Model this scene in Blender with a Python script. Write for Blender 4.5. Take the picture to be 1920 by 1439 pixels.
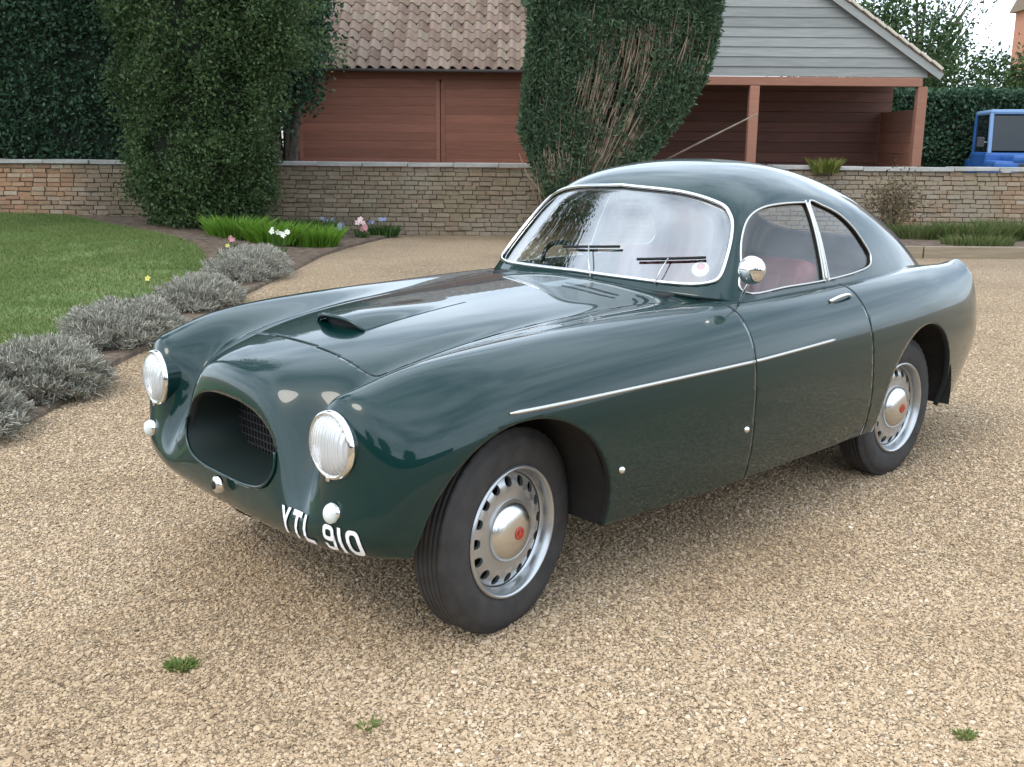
import bpy, bmesh, math, random
import numpy as np
from mathutils import Vector, Matrix, Euler

R = math.radians
random.seed(7); RNG = np.random.default_rng(11)
for o in list(bpy.data.objects): bpy.data.objects.remove(o)
SC = bpy.context.scene
COL = SC.collection

# ------------------------------------------------------------------ camera
CAM_H = 1.5022
cd = bpy.data.cameras.new('camera'); cam = bpy.data.objects.new('camera', cd); COL.objects.link(cam)
cd.sensor_width = 36.0; cd.lens = 1946.98 / 1920 * 36.0; cd.clip_start = 0.05; cd.clip_end = 2000
PITCH, ROLL = R(-12.992), R(0.505)
_f = Vector((0, math.cos(PITCH), math.sin(PITCH))); _r = Vector((1, 0, 0)); _u = _r.cross(_f)
_r2 = math.cos(ROLL) * _r + math.sin(ROLL) * _u; _u2 = -math.sin(ROLL) * _r + math.cos(ROLL) * _u
_m = Matrix((_r2, _u2, -_f)).transposed().to_4x4(); _m.translation = (0, 0, CAM_H)
cam.matrix_world = _m
SC.camera = cam

# ------------------------------------------------------------------ sky, sun, exposure
SUN_EL, SUN_AZ = R(50), R(-135)          # azimuth measured from +Y (ahead of the camera) towards +X
w = bpy.data.worlds.new('World'); SC.world = w; w.use_nodes = True
nt = w.node_tree; nt.nodes.clear()
out = nt.nodes.new('ShaderNodeOutputWorld'); bg = nt.nodes.new('ShaderNodeBackground')
sky = nt.nodes.new('ShaderNodeTexSky'); sky.sky_type = 'NISHITA'; sky.sun_disc = False
sky.sun_elevation = SUN_EL; sky.sun_rotation = SUN_AZ; sky.air_density = 1.0; sky.dust_density = 2.5; sky.ozone_density = 1.0
# thin bright cloud cover over the blue
tc = nt.nodes.new('ShaderNodeTexCoord'); mp = nt.nodes.new('ShaderNodeMapping'); mp.inputs['Scale'].default_value = (1.2, 1.2, 2.6)
no = nt.nodes.new('ShaderNodeTexNoise'); no.inputs['Scale'].default_value = 1.6; no.inputs['Detail'].default_value = 7; no.inputs['Roughness'].default_value = .55
rp = nt.nodes.new('ShaderNodeValToRGB'); rp.color_ramp.elements[0].position = .36; rp.color_ramp.elements[0].color = (.30, .30, .30, 1)
rp.color_ramp.elements[1].position = .60; rp.color_ramp.elements[1].color = (.97, .97, .97, 1)
mx = nt.nodes.new('ShaderNodeMix'); mx.data_type = 'RGBA'; mx.inputs[7].default_value = (10.6, 12.2, 14.0, 1)
L = nt.links
L.new(tc.outputs['Generated'], mp.inputs['Vector']); L.new(mp.outputs['Vector'], no.inputs['Vector']); L.new(no.outputs['Fac'], rp.inputs['Fac'])
L.new(rp.outputs['Color'], mx.inputs[0]); L.new(sky.outputs['Color'], mx.inputs[6]); L.new(mx.outputs[2], bg.inputs['Color'])
bg.inputs['Strength'].default_value = 0.13; L.new(bg.outputs['Background'], out.inputs['Surface'])

sl = bpy.data.lights.new('sun', 'SUN'); so = bpy.data.objects.new('sun', sl); COL.objects.link(so)
sl.energy = .75; sl.angle = R(22); sl.color = (1.0, .93, .82)
sdir = Vector((math.sin(SUN_AZ) * math.cos(SUN_EL), math.cos(SUN_AZ) * math.cos(SUN_EL), math.sin(SUN_EL)))
so.rotation_euler = sdir.to_track_quat('Z', 'Y').to_euler(); so.location = sdir * 60
vs = SC.view_settings; vs.view_transform = 'Standard'; vs.look = 'None'; vs.gamma = 1; vs.use_curve_mapping = False
vs.exposure = 0.70

# ------------------------------------------------------------------ helpers
def tag(o, label=None, cat=None, group=None, kind=None):
    if label: o['label'] = label
    if cat: o['category'] = cat
    if group: o['group'] = group
    if kind: o['kind'] = kind
    return o
def empty(name, loc=(0, 0, 0), rz=0.0, parent=None):
    o = bpy.data.objects.new(name, None); COL.objects.link(o); o.location = loc; o.rotation_euler = (0, 0, rz); o.empty_display_size = .1
    if parent: o.parent = parent
    return o
def link(name, me, mat=None, parent=None, loc=None, rot=None, scale=None):
    o = bpy.data.objects.new(name, me); COL.objects.link(o)
    if mat is not None and not me.materials: me.materials.append(mat)
    if parent: o.parent = parent
    if loc is not None: o.location = loc
    if rot is not None: o.rotation_euler = rot
    if scale is not None: o.scale = scale
    return o
def smooth(me, on=True):
    me.polygons.foreach_set('use_smooth', [on] * len(me.polygons)); return me
def mesh(name, verts, faces, sm=False):
    me = bpy.data.meshes.new(name); me.from_pydata([tuple(map(float, v)) for v in verts], [], [tuple(map(int, f)) for f in faces]); me.update()
    if sm: smooth(me)
    return me
def mesh_np(name, V, Fq, sm=False):
    """fast mesh from arrays; Fq is (n,k) with constant k"""
    V = np.asarray(V, np.float32); Fq = np.asarray(Fq, np.int32); k = Fq.shape[1]
    me = bpy.data.meshes.new(name); me.vertices.add(len(V)); me.vertices.foreach_set('co', V.ravel())
    me.loops.add(Fq.size); me.loops.foreach_set('vertex_index', Fq.ravel())
    me.polygons.add(len(Fq)); me.polygons.foreach_set('loop_start', np.arange(0, Fq.size, k, dtype=np.int32))
    me.polygons.foreach_set('use_smooth', np.full(len(Fq), sm)); me.update(calc_edges=True); me.validate(); return me
def bm_mesh(name, bm, sm=False):
    me = bpy.data.meshes.new(name); bm.to_mesh(me); bm.free()
    if sm: smooth(me)
    return me
def box_bm(bm, c, s, rot=None, bev=0.0):
    r = bmesh.ops.create_cube(bm, size=1.0)['verts']
    m = Matrix.Translation(c) @ (Euler(rot).to_matrix().to_4x4() if rot else Matrix()) @ Matrix.Diagonal((s[0], s[1], s[2], 1))
    bmesh.ops.transform(bm, matrix=m, verts=r)
    if bev:
        es = list({e for v in r for e in v.link_edges}); bmesh.ops.bevel(bm, geom=es, offset=bev, segments=2, affect='EDGES', profile=.6)
def box(name, c, s, mat, parent=None, bev=0.0, rot=None, sm=False):
    bm = bmesh.new(); box_bm(bm, (0, 0, 0), s, None, bev)
    return link(name, bm_mesh(name, bm, sm), mat, parent, c, rot)
def tube_data(P, rad, n=8, closed=False, caps=True):
    P = np.asarray(P, float); m = len(P); rad = np.broadcast_to(np.asarray(rad, float), (m,))
    T = np.gradient(P, axis=0) if not closed else (np.roll(P, -1, 0) - np.roll(P, 1, 0))
    T /= np.linalg.norm(T, axis=1)[:, None] + 1e-12
    up = np.array([0, 0, 1.0]) if abs(T[0][2]) < .9 else np.array([1.0, 0, 0])
    V = []; N = up - T[0] * (up @ T[0]); N /= np.linalg.norm(N)
    for i in range(m):
        N = N - T[i] * (N @ T[i]); N /= np.linalg.norm(N) + 1e-12; B = np.cross(T[i], N)
        for k in range(n):
            a = 2 * math.pi * k / n; V.append(P[i] + rad[i] * (math.cos(a) * N + math.sin(a) * B))
    Fs = []
    for i in range(m if closed else m - 1):
        for k in range(n):
            a, b = i * n + k, i * n + (k + 1) % n; c, d = ((i + 1) % m) * n + (k + 1) % n, ((i + 1) % m) * n + k
            Fs.append((a, b, c, d))
    if not closed and caps:
        Fs.append(tuple(range(n))[::-1]); Fs.append(tuple((m - 1) * n + k for k in range(n)))
    return V, Fs
def tube(name, P, rad, mat, parent=None, n=8, closed=False):
    V, Fs = tube_data(P, rad, n, closed); return link(name, mesh(name, V, Fs, True), mat, parent)
def lathe_data(prof, n=48, a0=0.0):
    """profile [(r, h)] turned about local Y axis: r in XZ plane, h along +Y"""
    V = []; Fs = []
    for r, h in prof:
        for k in range(n):
            a = 2 * math.pi * k / n + a0; V.append((r * math.cos(a), h, r * math.sin(a)))
    for i in range(len(prof) - 1):
        for k in range(n):
            Fs.append((i * n + k, i * n + (k + 1) % n, (i + 1) * n + (k + 1) % n, (i + 1) * n + k))
    return V, Fs
def lathe(name, prof, mat, parent=None, n=48, loc=None, rot=None, sm=True):
    V, Fs = lathe_data(prof, n); return link(name, mesh(name, V, Fs, sm), mat, parent, loc, rot)
def catmull(P, n=12, closed=False):
    P = np.asarray(P, float); m = len(P); out = []
    rng = range(m if closed else m - 1)
    g = lambda i: P[i % m] if closed else (P[0] * 2 - P[1] if i < 0 else (P[-1] * 2 - P[-2] if i >= m else P[i]))
    for i in rng:
        a, b, c, d = g(i - 1), g(i), g(i + 1), g(i + 2)
        for k in range(n):
            t = k / n; out.append(.5 * ((2 * b) + (c - a) * t + (2 * a - 5 * b + 4 * c - d) * t * t + (3 * b - a - 3 * c + d) * t ** 3))
    if not closed: out.append(P[-1])
    return np.array(out)
def smoothstep(a, b, x):
    t = np.clip((x - a) / (b - a), 0, 1); return t * t * (3 - 2 * t)
def vnoise(x, y, seed=0, s=1.0):
    """cheap smooth value noise"""
    x = np.asarray(x, float) / s; y = np.asarray(y, float) / s
    xi = np.floor(x).astype(np.int64); yi = np.floor(y).astype(np.int64); fx = x - xi; fy = y - yi
    fx = fx * fx * (3 - 2 * fx); fy = fy * fy * (3 - 2 * fy)
    def h(i, j):
        n = (i * 374761393 + j * 668265263 + seed * 974711) & 0x7fffffff
        n = ((n ^ (n >> 13)) * 1274126177) & 0x7fffffff; return ((n ^ (n >> 16)) & 0xffff) / 65535.0
    return (h(xi, yi) * (1 - fx) + h(xi + 1, yi) * fx) * (1 - fy) + (h(xi, yi + 1) * (1 - fx) + h(xi + 1, yi + 1) * fx) * fy

# ------------------------------------------------------------------ materials
class NT:
    def __init__(s, name):
        s.m = bpy.data.materials.new(name); s.m.use_nodes = True; s.t = s.m.node_tree; s.b = s.t.nodes['Principled BSDF']; s.o = s.t.nodes['Material Output']
    def n(s, typ, **k):
        nd = s.t.nodes.new('ShaderNode' + typ)
        for a, v in k.items():
            if a.startswith('i_'): nd.inputs[a[2:].replace('_', ' ')].default_value = v
            else: setattr(nd, a, v)
        return nd
    def l(s, a, b): s.t.links.new(a, b)
    def set(s, **k):
        for a, v in k.items(): s.b.inputs[a.replace('_', ' ')].default_value = v
        return s
    def ramp(s, src, stops):
        r = s.n('ValToRGB'); e = r.color_ramp.elements
        while len(e) < len(stops): e.new(.5)
        for i, (p, c) in enumerate(stops): e[i].position = p; e[i].color = (*c, 1)
        s.l(src, r.inputs['Fac']); return r.outputs['Color']
    def noise(s, scale, detail=4, rough=.55, coord='Object', vec=None):
        n_ = s.n('TexNoise'); n_.inputs['Scale'].default_value = scale; n_.inputs['Detail'].default_value = detail; n_.inputs['Roughness'].default_value = rough
        if vec is None: vec = s.n('TexCoord').outputs[coord]
        s.l(vec, n_.inputs['Vector']); return n_.outputs['Fac']
    def mix(s, fac, a, b, mode='MIX'):
        m_ = s.n('Mix', data_type='RGBA', blend_type=mode)
        if isinstance(fac, (int, float)): m_.inputs[0].default_value = fac
        else: s.l(fac, m_.inputs[0])
        for v, i in ((a, 6), (b, 7)):
            if isinstance(v, tuple): m_.inputs[i].default_value = (*v, 1) if len(v) == 3 else v
            else: s.l(v, m_.inputs[i])
        return m_.outputs[2]
    def bump(s, h, strength=.3, dist=.01):
        b_ = s.n('Bump'); b_.inputs['Strength'].default_value = strength; b_.inputs['Distance'].default_value = dist
        s.l(h, b_.inputs['Height']); s.l(b_.outputs['Normal'], s.b.inputs['Normal'])
    def col(s, c): s.l(c, s.b.inputs['Base Color']); return s
def plain(name, c, rough=.5, metal=0.0, **k):
    q = NT(name); q.set(Base_Color=(*c, 1), Roughness=rough, Metallic=metal, **k); return q.m
def noisy(name, c1, c2, scale=5, rough=.7, bump=.0, detail=5, coord='Object', bscale=None, metal=0.0, dist=.01):
    q = NT(name); f = q.noise(scale, detail, coord=coord); q.col(q.ramp(f, [(.3, c1), (.7, c2)])); q.set(Roughness=rough, Metallic=metal)
    if bump: q.bump(q.noise(bscale or scale * 3, 5, coord=coord), bump, dist)
    return q.m
def foliage(name, cols, trans=.35, rough=.55):
    q = NT(name); g = q.n('NewGeometry'); c = q.ramp(g.outputs['Random Per Island'], [(i / (len(cols) - 1), k) for i, k in enumerate(cols)])
    f = q.noise(1.3, 3, coord='Object'); c = q.mix(f, c, q.mix(.5, c, tuple(np.array(cols[0]) * .7)), 'MIX')
    q.col(c); q.set(Roughness=rough); q.b.inputs['Specular IOR Level'].default_value = .35
    t = q.n('BsdfTranslucent'); q.l(c, t.inputs['Color']); mxs = q.n('MixShader'); mxs.inputs[0].default_value = trans
    q.l(q.b.outputs[0], mxs.inputs[1]); q.l(t.outputs[0], mxs.inputs[2]); q.l(mxs.outputs[0], q.o.inputs['Surface']); return q.m
def thin_glass(name, tint=(.9, .93, .92), ior=1.5, boost=0.0):
    q = NT(name); q.t.nodes.remove(q.b)
    tr = q.n('BsdfTransparent'); tr.inputs['Color'].default_value = (*tint, 1)
    gl = q.n('BsdfGlossy'); gl.inputs['Roughness'].default_value = .01; gl.inputs['Color'].default_value = (1, 1, 1, 1)
    ge = q.n('NewGeometry'); dt = q.n('VectorMath', operation='DOT_PRODUCT'); q.l(ge.outputs['Normal'], dt.inputs[0]); q.l(ge.outputs['Incoming'], dt.inputs[1])
    ab = q.n('Math', operation='ABSOLUTE'); q.l(dt.outputs['Value'], ab.inputs[0]); om = q.n('Math', operation='SUBTRACT', use_clamp=True); om.inputs[0].default_value = 1.0; q.l(ab.outputs[0], om.inputs[1])
    pw = q.n('Math', operation='POWER'); pw.inputs[1].default_value = 5.0; q.l(om.outputs[0], pw.inputs[0])
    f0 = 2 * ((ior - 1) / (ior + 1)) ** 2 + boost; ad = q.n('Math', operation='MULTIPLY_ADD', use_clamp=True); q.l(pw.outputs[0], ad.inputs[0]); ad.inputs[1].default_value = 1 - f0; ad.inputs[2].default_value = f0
    ms = q.n('MixShader'); q.l(ad.outputs[0], ms.inputs[0]); q.l(tr.outputs[0], ms.inputs[1]); q.l(gl.outputs[0], ms.inputs[2])
    q.l(ms.outputs[0], q.o.inputs['Surface']); return q.m

M = {}
q = NT('green_paint'); q.set(Base_Color=(.0006, .0205, .0185, 1), Roughness=.35, Coat_Weight=1.0, Coat_Roughness=.035, Coat_IOR=1.43)
q.b.inputs['Specular IOR Level'].default_value = .12
_ro = q.noise(2.2, 6); _rr = q.n('MapRange'); _rr.inputs['To Min'].default_value = .01; _rr.inputs['To Max'].default_value = .05; q.l(_ro, _rr.inputs['Value']); q.l(_rr.outputs[0], q.b.inputs['Coat Roughness'])
q.bump(q.noise(3.0, 2, .4), .10, .004); M['paint'] = q.m
M['chrome'] = plain('chrome', (.78, .78, .77), .10, 1.0)
M['dull_chrome'] = plain('dull_chrome', (.60, .585, .55), .42, 1.0)
M['black'] = plain('black_cavity', (.006, .006, .006), .8)
M['under'] = noisy('underbody', (.010, .009, .008), (.028, .024, .02), 8, .9)
q = NT('tyre_rubber'); q.col(q.ramp(q.noise(14, 5), [(.3, (.022, .020, .019)), (.75, (.050, .044, .040))])); q.set(Roughness=.78); M['rubber'] = q.m
M['rim'] = noisy('silver_wheel_paint', (.42, .43, .44), (.52, .53, .53), 9, .30, metal=.85)
M['hubcap'] = plain('hubcap_chrome', (.68, .68, .66), .24, 1.0)
M['red_enamel'] = plain('red_enamel', (.45, .05, .03), .3)
M['glass'] = thin_glass('window_glass', (.92, .94, .93), 1.45, .0)
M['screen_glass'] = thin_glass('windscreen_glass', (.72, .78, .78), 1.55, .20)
M['leather'] = noisy('red_leather', (.16, .012, .012), (.23, .02, .018), 6, .45, .1)
M['headlining'] = plain('headlining_cloth', (.36, .33, .28), .9)
M['carpet'] = plain('dark_carpet', (.02, .02, .022), .95)
M['wood_dash'] = noisy('walnut', (.10, .04, .018), (.2, .09, .04), 9, .3)
M['white_paint'] = plain('white_paint', (.82, .80, .82), .4)
M['plate_black'] = plain('plate_black', (.012, .014, .014), .35)
q = NT('headlamp_lens'); q.set(Base_Color=(.92, .93, .93, 1), Roughness=.14, Metallic=.2, Alpha=.62, Coat_Weight=1.0, Coat_Roughness=.02)
_w = q.n('TexWave', bands_direction='X'); _w.inputs['Scale'].default_value = 22; _tc = q.n('TexCoord'); q.l(_tc.outputs['Object'], _w.inputs['Vector']); q.bump(_w.outputs['Fac'], .6, .006); M['lens'] = q.m
M['lens_small'] = plain('sidelamp_lens', (.72, .78, .74), .2, .1, Coat_Weight=1.0)
M['rear_lens'] = plain('rear_lens', (.22, .012, .01), .2, 0, Coat_Weight=1.0)
# ================================================================== THE CAR
CAR_RZ = R(222.6214); _cx, _cy = 2.0746, 2.9514
_c, _s = math.cos(CAR_RZ), math.sin(CAR_RZ)
CAR_LOC = (-(_c * _cx - _s * _cy), -(_s * _cx + _c * _cy), 0.0)
car = empty('coupe_car', CAR_LOC, CAR_RZ)
tag(car, 'dark green vintage two-door coupe with round headlights parked on gravel', 'car')

class Surf:
    """tensor product cubic spline through a table of points; column 0 lies on the centre line"""
    def __init__(s, D, alpha=.9):
        D = np.asarray(D, float); m, n, _ = D.shape; s.m, s.n = m, n
        def mat(k, sym):
            A = np.zeros((k, k))
            for i in range(k):
                A[i, i] += 4 / 6
                for d in (-1, 1):
                    j = i + d
                    if 0 <= j < k: A[i, j] += 1 / 6
                    elif j < 0: A[i, 0] += 2 / 6; A[i, 1] -= 1 / 6
                    else: A[i, k - 1] += 2 / 6; A[i, k - 2] -= 1 / 6
            return A
        Au = mat(m, False); Q = np.einsum('ij,jkc->ikc', np.linalg.inv(Au), D)
        Q2 = np.zeros_like(Q)
        for c in range(3):
            A = mat(n, False)
            A[0, :] = 0
            if c == 1: A[0, 0] = 1          # y is odd over the centre line
            else: A[0, 0] = 4 / 6; A[0, 1] = 2 / 6
            Q2[:, :, c] = np.einsum('ij,kj->ki', np.linalg.inv(A), Q[:, :, c])
        Q = D + alpha * (Q2 - D)
        P = np.zeros((m + 2, n + 2, 3)); P[1:-1, 1:-1] = Q
        P[0, 1:-1] = 2 * Q[0] - Q[1]; P[-1, 1:-1] = 2 * Q[-1] - Q[-2]
        P[:, 0] = P[:, 2] * np.array([1, -1, 1]); P[:, -1] = 2 * P[:, -2] - P[:, -3]
        s.P = P
    @staticmethod
    def w(t): return np.stack([(1 - t) ** 3, 3 * t ** 3 - 6 * t * t + 4, -3 * t ** 3 + 3 * t * t + 3 * t + 1, t ** 3], -1) / 6
    def __call__(s, u, v):
        u = np.clip(np.asarray(u, float), 0, s.m - 1); v = np.clip(np.asarray(v, float), 0, s.n - 1)
        i = np.minimum(u.astype(int), s.m - 2); j = np.minimum(v.astype(int), s.n - 2)
        wu = s.w(u - i); wv = s.w(v - j); out = np.zeros(u.shape + (3,))
        for a in range(4):
            for b in range(4): out += (wu[..., a] * wv[..., b])[..., None] * s.P[i + a, j + b]
        return out
    def normal(s, u, v, e=2e-3):
        du = s(u + e, v) - s(u - e, v); dv = s(u, v + e) - s(u, v - e); n = np.cross(dv, du)
        return n / (np.linalg.norm(n, axis=-1)[..., None] + 1e-12)
    def solve(s, u, v, ax, tgt, it=12):
        """move (u,v) so that the two coordinates ax of the surface point equal tgt"""
        u = np.array(u, float); v = np.array(v, float); e = 1e-3
        for _ in range(it):
            p = s(u, v)[..., ax]; pu = (s(u + e, v)[..., ax] - s(u - e, v)[..., ax]) / (2 * e); pv = (s(u, v + e)[..., ax] - s(u, v - e)[..., ax]) / (2 * e)
            r = tgt - p; det = pu[..., 0] * pv[..., 1] - pu[..., 1] * pv[..., 0]; det = np.where(abs(det) < 1e-7, 1e-7, det)
            du = (r[..., 0] * pv[..., 1] - r[..., 1] * pv[..., 0]) / det; dv = (pu[..., 0] * r[..., 1] - pu[..., 1] * r[..., 0]) / det
            u = np.clip(u + np.clip(du, -.3, .3), 0, s.m - 1); v = np.clip(v + np.clip(dv, -.3, .3), 0, s.n - 1)
        return u, v

# ---- lower body table: rows nose underside -> tail underside, columns centre line -> sill  (x forward from front axle, y left, z up)
def row(*p): return list(p)
LB = [
 row((.575,0,.345),(.575,.16,.345),(.574,.31,.348),(.570,.42,.352),(.566,.50,.357),(.552,.59,.364),(.525,.66,.366),(.497,.70,.366),(.465,.725,.364),(.435,.742,.36),(.40,.752,.35)),
 row((.602,0,.412),(.602,.16,.412),(.602,.32,.414),(.602,.43,.418),(.597,.505,.424),(.582,.60,.43),(.553,.675,.433),(.517,.722,.432),(.475,.747,.425),(.435,.76,.40),(.39,.765,.355)),
 row((.592,0,.56),(.590,.17,.56),(.580,.32,.55),(.540,.425,.535),(.568,.50,.555),(.568,.605,.565),(.540,.69,.558),(.495,.747,.54),(.45,.772,.50),(.405,.782,.43),(.36,.78,.35)),
 row((.580,0,.752),(.574,.17,.738),(.540,.30,.702),(.468,.415,.665),(.545,.495,.740),(.552,.605,.772),(.512,.70,.722),(.445,.772,.640),(.392,.797,.552),(.345,.80,.45),(.31,.795,.335)),
 row((.530,0,.823),(.518,.18,.812),(.468,.31,.778),(.408,.43,.752),(.462,.515,.808),(.478,.62,.832),(.420,.725,.780),(.354,.797,.69),(.305,.817,.58),(.265,.816,.455),(.24,.80,.32)),
 row((.40,0,.860),(.39,.19,.853),(.355,.34,.826),(.31,.44,.808),(.32,.53,.850),(.32,.64,.876),(.27,.755,.815),(.235,.817,.715),(.195,.832,.59),(.168,.827,.455),(.15,.805,.305)),
 row((.15,0,.900),(.145,.2,.895),(.13,.36,.876),(.10,.445,.857),(.10,.54,.885),(.10,.66,.903),(.08,.777,.84),(.06,.833,.735),(.04,.842,.595),(.02,.832,.45),(.01,.805,.30)),
 row((-.2,0,.938),(-.2,.2,.933),(-.2,.36,.917),(-.2,.45,.898),(-.2,.55,.910),(-.2,.67,.918),(-.2,.785,.853),(-.2,.842,.742),(-.2,.848,.60),(-.2,.834,.445),(-.2,.80,.292)),
 row((-.6,0,.965),(-.6,.2,.958),(-.6,.37,.942),(-.6,.46,.928),(-.6,.56,.928),(-.6,.68,.927),(-.6,.792,.862),(-.6,.846,.75),(-.6,.851,.60),(-.6,.835,.43),(-.6,.795,.282)),
 row((-1.0,0,.985),(-1.0,.2,.978),(-1.0,.39,.960),(-1.0,.50,.944),(-1.0,.60,.936),(-1.0,.70,.932),(-1.0,.797,.866),(-1.0,.848,.752),(-1.0,.852,.60),(-1.0,.835,.42),(-1.0,.795,.278)),
 row((-1.4,0,.998),(-1.4,.2,.99),(-1.4,.41,.968),(-1.4,.52,.948),(-1.4,.61,.938),(-1.4,.71,.931),(-1.4,.797,.867),(-1.4,.846,.752),(-1.4,.849,.60),(-1.4,.832,.42),(-1.4,.792,.278)),
 row((-1.9,0,.985),(-1.9,.2,.98),(-1.9,.41,.964),(-1.9,.52,.948),(-1.9,.61,.942),(-1.9,.705,.934),(-1.9,.788,.87),(-1.9,.834,.754),(-1.9,.838,.60),(-1.9,.822,.42),(-1.9,.782,.28)),
 row((-2.4,0,.95),(-2.4,.2,.95),(-2.4,.40,.95),(-2.4,.50,.95),(-2.4,.60,.948),(-2.4,.69,.940),(-2.4,.768,.878),(-2.4,.812,.757),(-2.4,.817,.60),(-2.4,.802,.42),(-2.4,.765,.275)),
 row((-2.75,0,.93),(-2.75,.19,.93),(-2.75,.38,.935),(-2.75,.48,.94),(-2.75,.575,.948),(-2.75,.66,.942),(-2.75,.733,.878),(-2.75,.777,.757),(-2.75,.785,.60),(-2.75,.770,.41),(-2.75,.733,.265)),
 row((-3.06,0,.88),(-3.06,.18,.88),(-3.06,.36,.89),(-3.06,.46,.905),(-3.06,.55,.935),(-3.05,.632,.938),(-3.05,.692,.868),(-3.06,.728,.747),(-3.06,.735,.59),(-3.06,.715,.43),(-3.05,.68,.285)),
 row((-3.32,0,.79),(-3.32,.17,.79),(-3.31,.34,.80),(-3.28,.44,.845),(-3.20,.545,.935),(-3.165,.622,.940),(-3.20,.668,.85),(-3.28,.667,.70),(-3.285,.672,.57),(-3.26,.655,.445),(-3.21,.63,.315)),
 row((-3.48,0,.66),(-3.48,.16,.66),(-3.46,.32,.665),(-3.43,.42,.70),(-3.265,.53,.80),(-3.205,.615,.82),(-3.265,.635,.73),(-3.39,.60,.63),(-3.395,.60,.54),(-3.375,.590,.455),(-3.33,.575,.345)),
 row((-3.52,0,.50),(-3.52,.15,.50),(-3.50,.30,.50),(-3.47,.39,.505),(-3.45,.45,.515),(-3.42,.49,.525),(-3.42,.51,.51),(-3.42,.52,.49),(-3.42,.525,.465),(-3.41,.525,.43),(-3.38,.525,.375)),
 row((-3.42,0,.37),(-3.42,.14,.37),(-3.41,.28,.37),(-3.40,.36,.37),(-3.39,.41,.37),(-3.38,.44,.372),(-3.375,.455,.374),(-3.37,.465,.375),(-3.37,.47,.376),(-3.365,.475,.376),(-3.36,.48,.375)),
]
# ---- greenhouse table: rows screen base -> tail, columns centre line -> waist
GH = [
 row((-.960,0,.965),(-.975,.225,.962),(-1.01,.44,.955),(-1.065,.585,.945),(-1.12,.645,.938),(-1.17,.675,.932),(-1.21,.692,.926),(-1.25,.705,.92)),
 row((-1.06,0,1.085),(-1.073,.22,1.083),(-1.110,.422,1.078),(-1.160,.56,1.066),(-1.205,.620,1.045),(-1.24,.654,1.008),(-1.265,.680,.963),(-1.29,.698,.92)),
 row((-1.165,0,1.217),(-1.177,.215,1.213),(-1.212,.405,1.201),(-1.258,.537,1.178),(-1.297,.592,1.140),(-1.32,.630,1.08),(-1.335,.665,.998),(-1.35,.692,.92)),
 row((-1.262,0,1.337),(-1.273,.21,1.331),(-1.306,.385,1.308),(-1.352,.508,1.266),(-1.385,.566,1.212),(-1.40,.613,1.124),(-1.41,.656,1.018),(-1.42,.687,.92)),
 row((-1.43,0,1.412),(-1.438,.205,1.403),(-1.462,.368,1.375),(-1.495,.482,1.325),(-1.513,.549,1.260),(-1.522,.602,1.154),(-1.527,.650,1.03),(-1.53,.684,.92)),
 row((-1.70,0,1.445),(-1.70,.20,1.435),(-1.70,.355,1.404),(-1.70,.465,1.352),(-1.70,.537,1.282),(-1.70,.597,1.167),(-1.70,.647,1.034),(-1.70,.682,.92)),
 row((-2.0,0,1.43),(-2.0,.20,1.42),(-2.0,.347,1.388),(-2.0,.453,1.332),(-2.0,.530,1.268),(-2.0,.589,1.157),(-2.0,.638,1.03),(-2.0,.674,.92)),
 row((-2.4,0,1.34),(-2.4,.20,1.331),(-2.395,.34,1.302),(-2.385,.44,1.252),(-2.375,.513,1.188),(-2.36,.567,1.10),(-2.34,.613,1.005),(-2.32,.65,.92)),
 row((-2.8,0,1.185),(-2.8,.20,1.177),(-2.79,.33,1.15),(-2.77,.425,1.105),(-2.745,.49,1.053),(-2.71,.535,.995),(-2.67,.57,.95),(-2.62,.61,.915)),
 row((-3.14,0,.985),(-3.14,.20,.977),(-3.12,.32,.957),(-3.09,.405,.93),(-3.05,.455,.91),(-3.0,.49,.895),(-2.94,.52,.89),(-2.88,.555,.895)),
 row((-3.38,0,.77),(-3.37,.20,.768),(-3.34,.32,.765),(-3.30,.39,.77),(-3.25,.44,.785),(-3.2,.47,.80),(-3.13,.50,.82),(-3.06,.53,.84)),
]
SB = Surf(LB, .92); SG = Surf(GH, .95)

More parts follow.
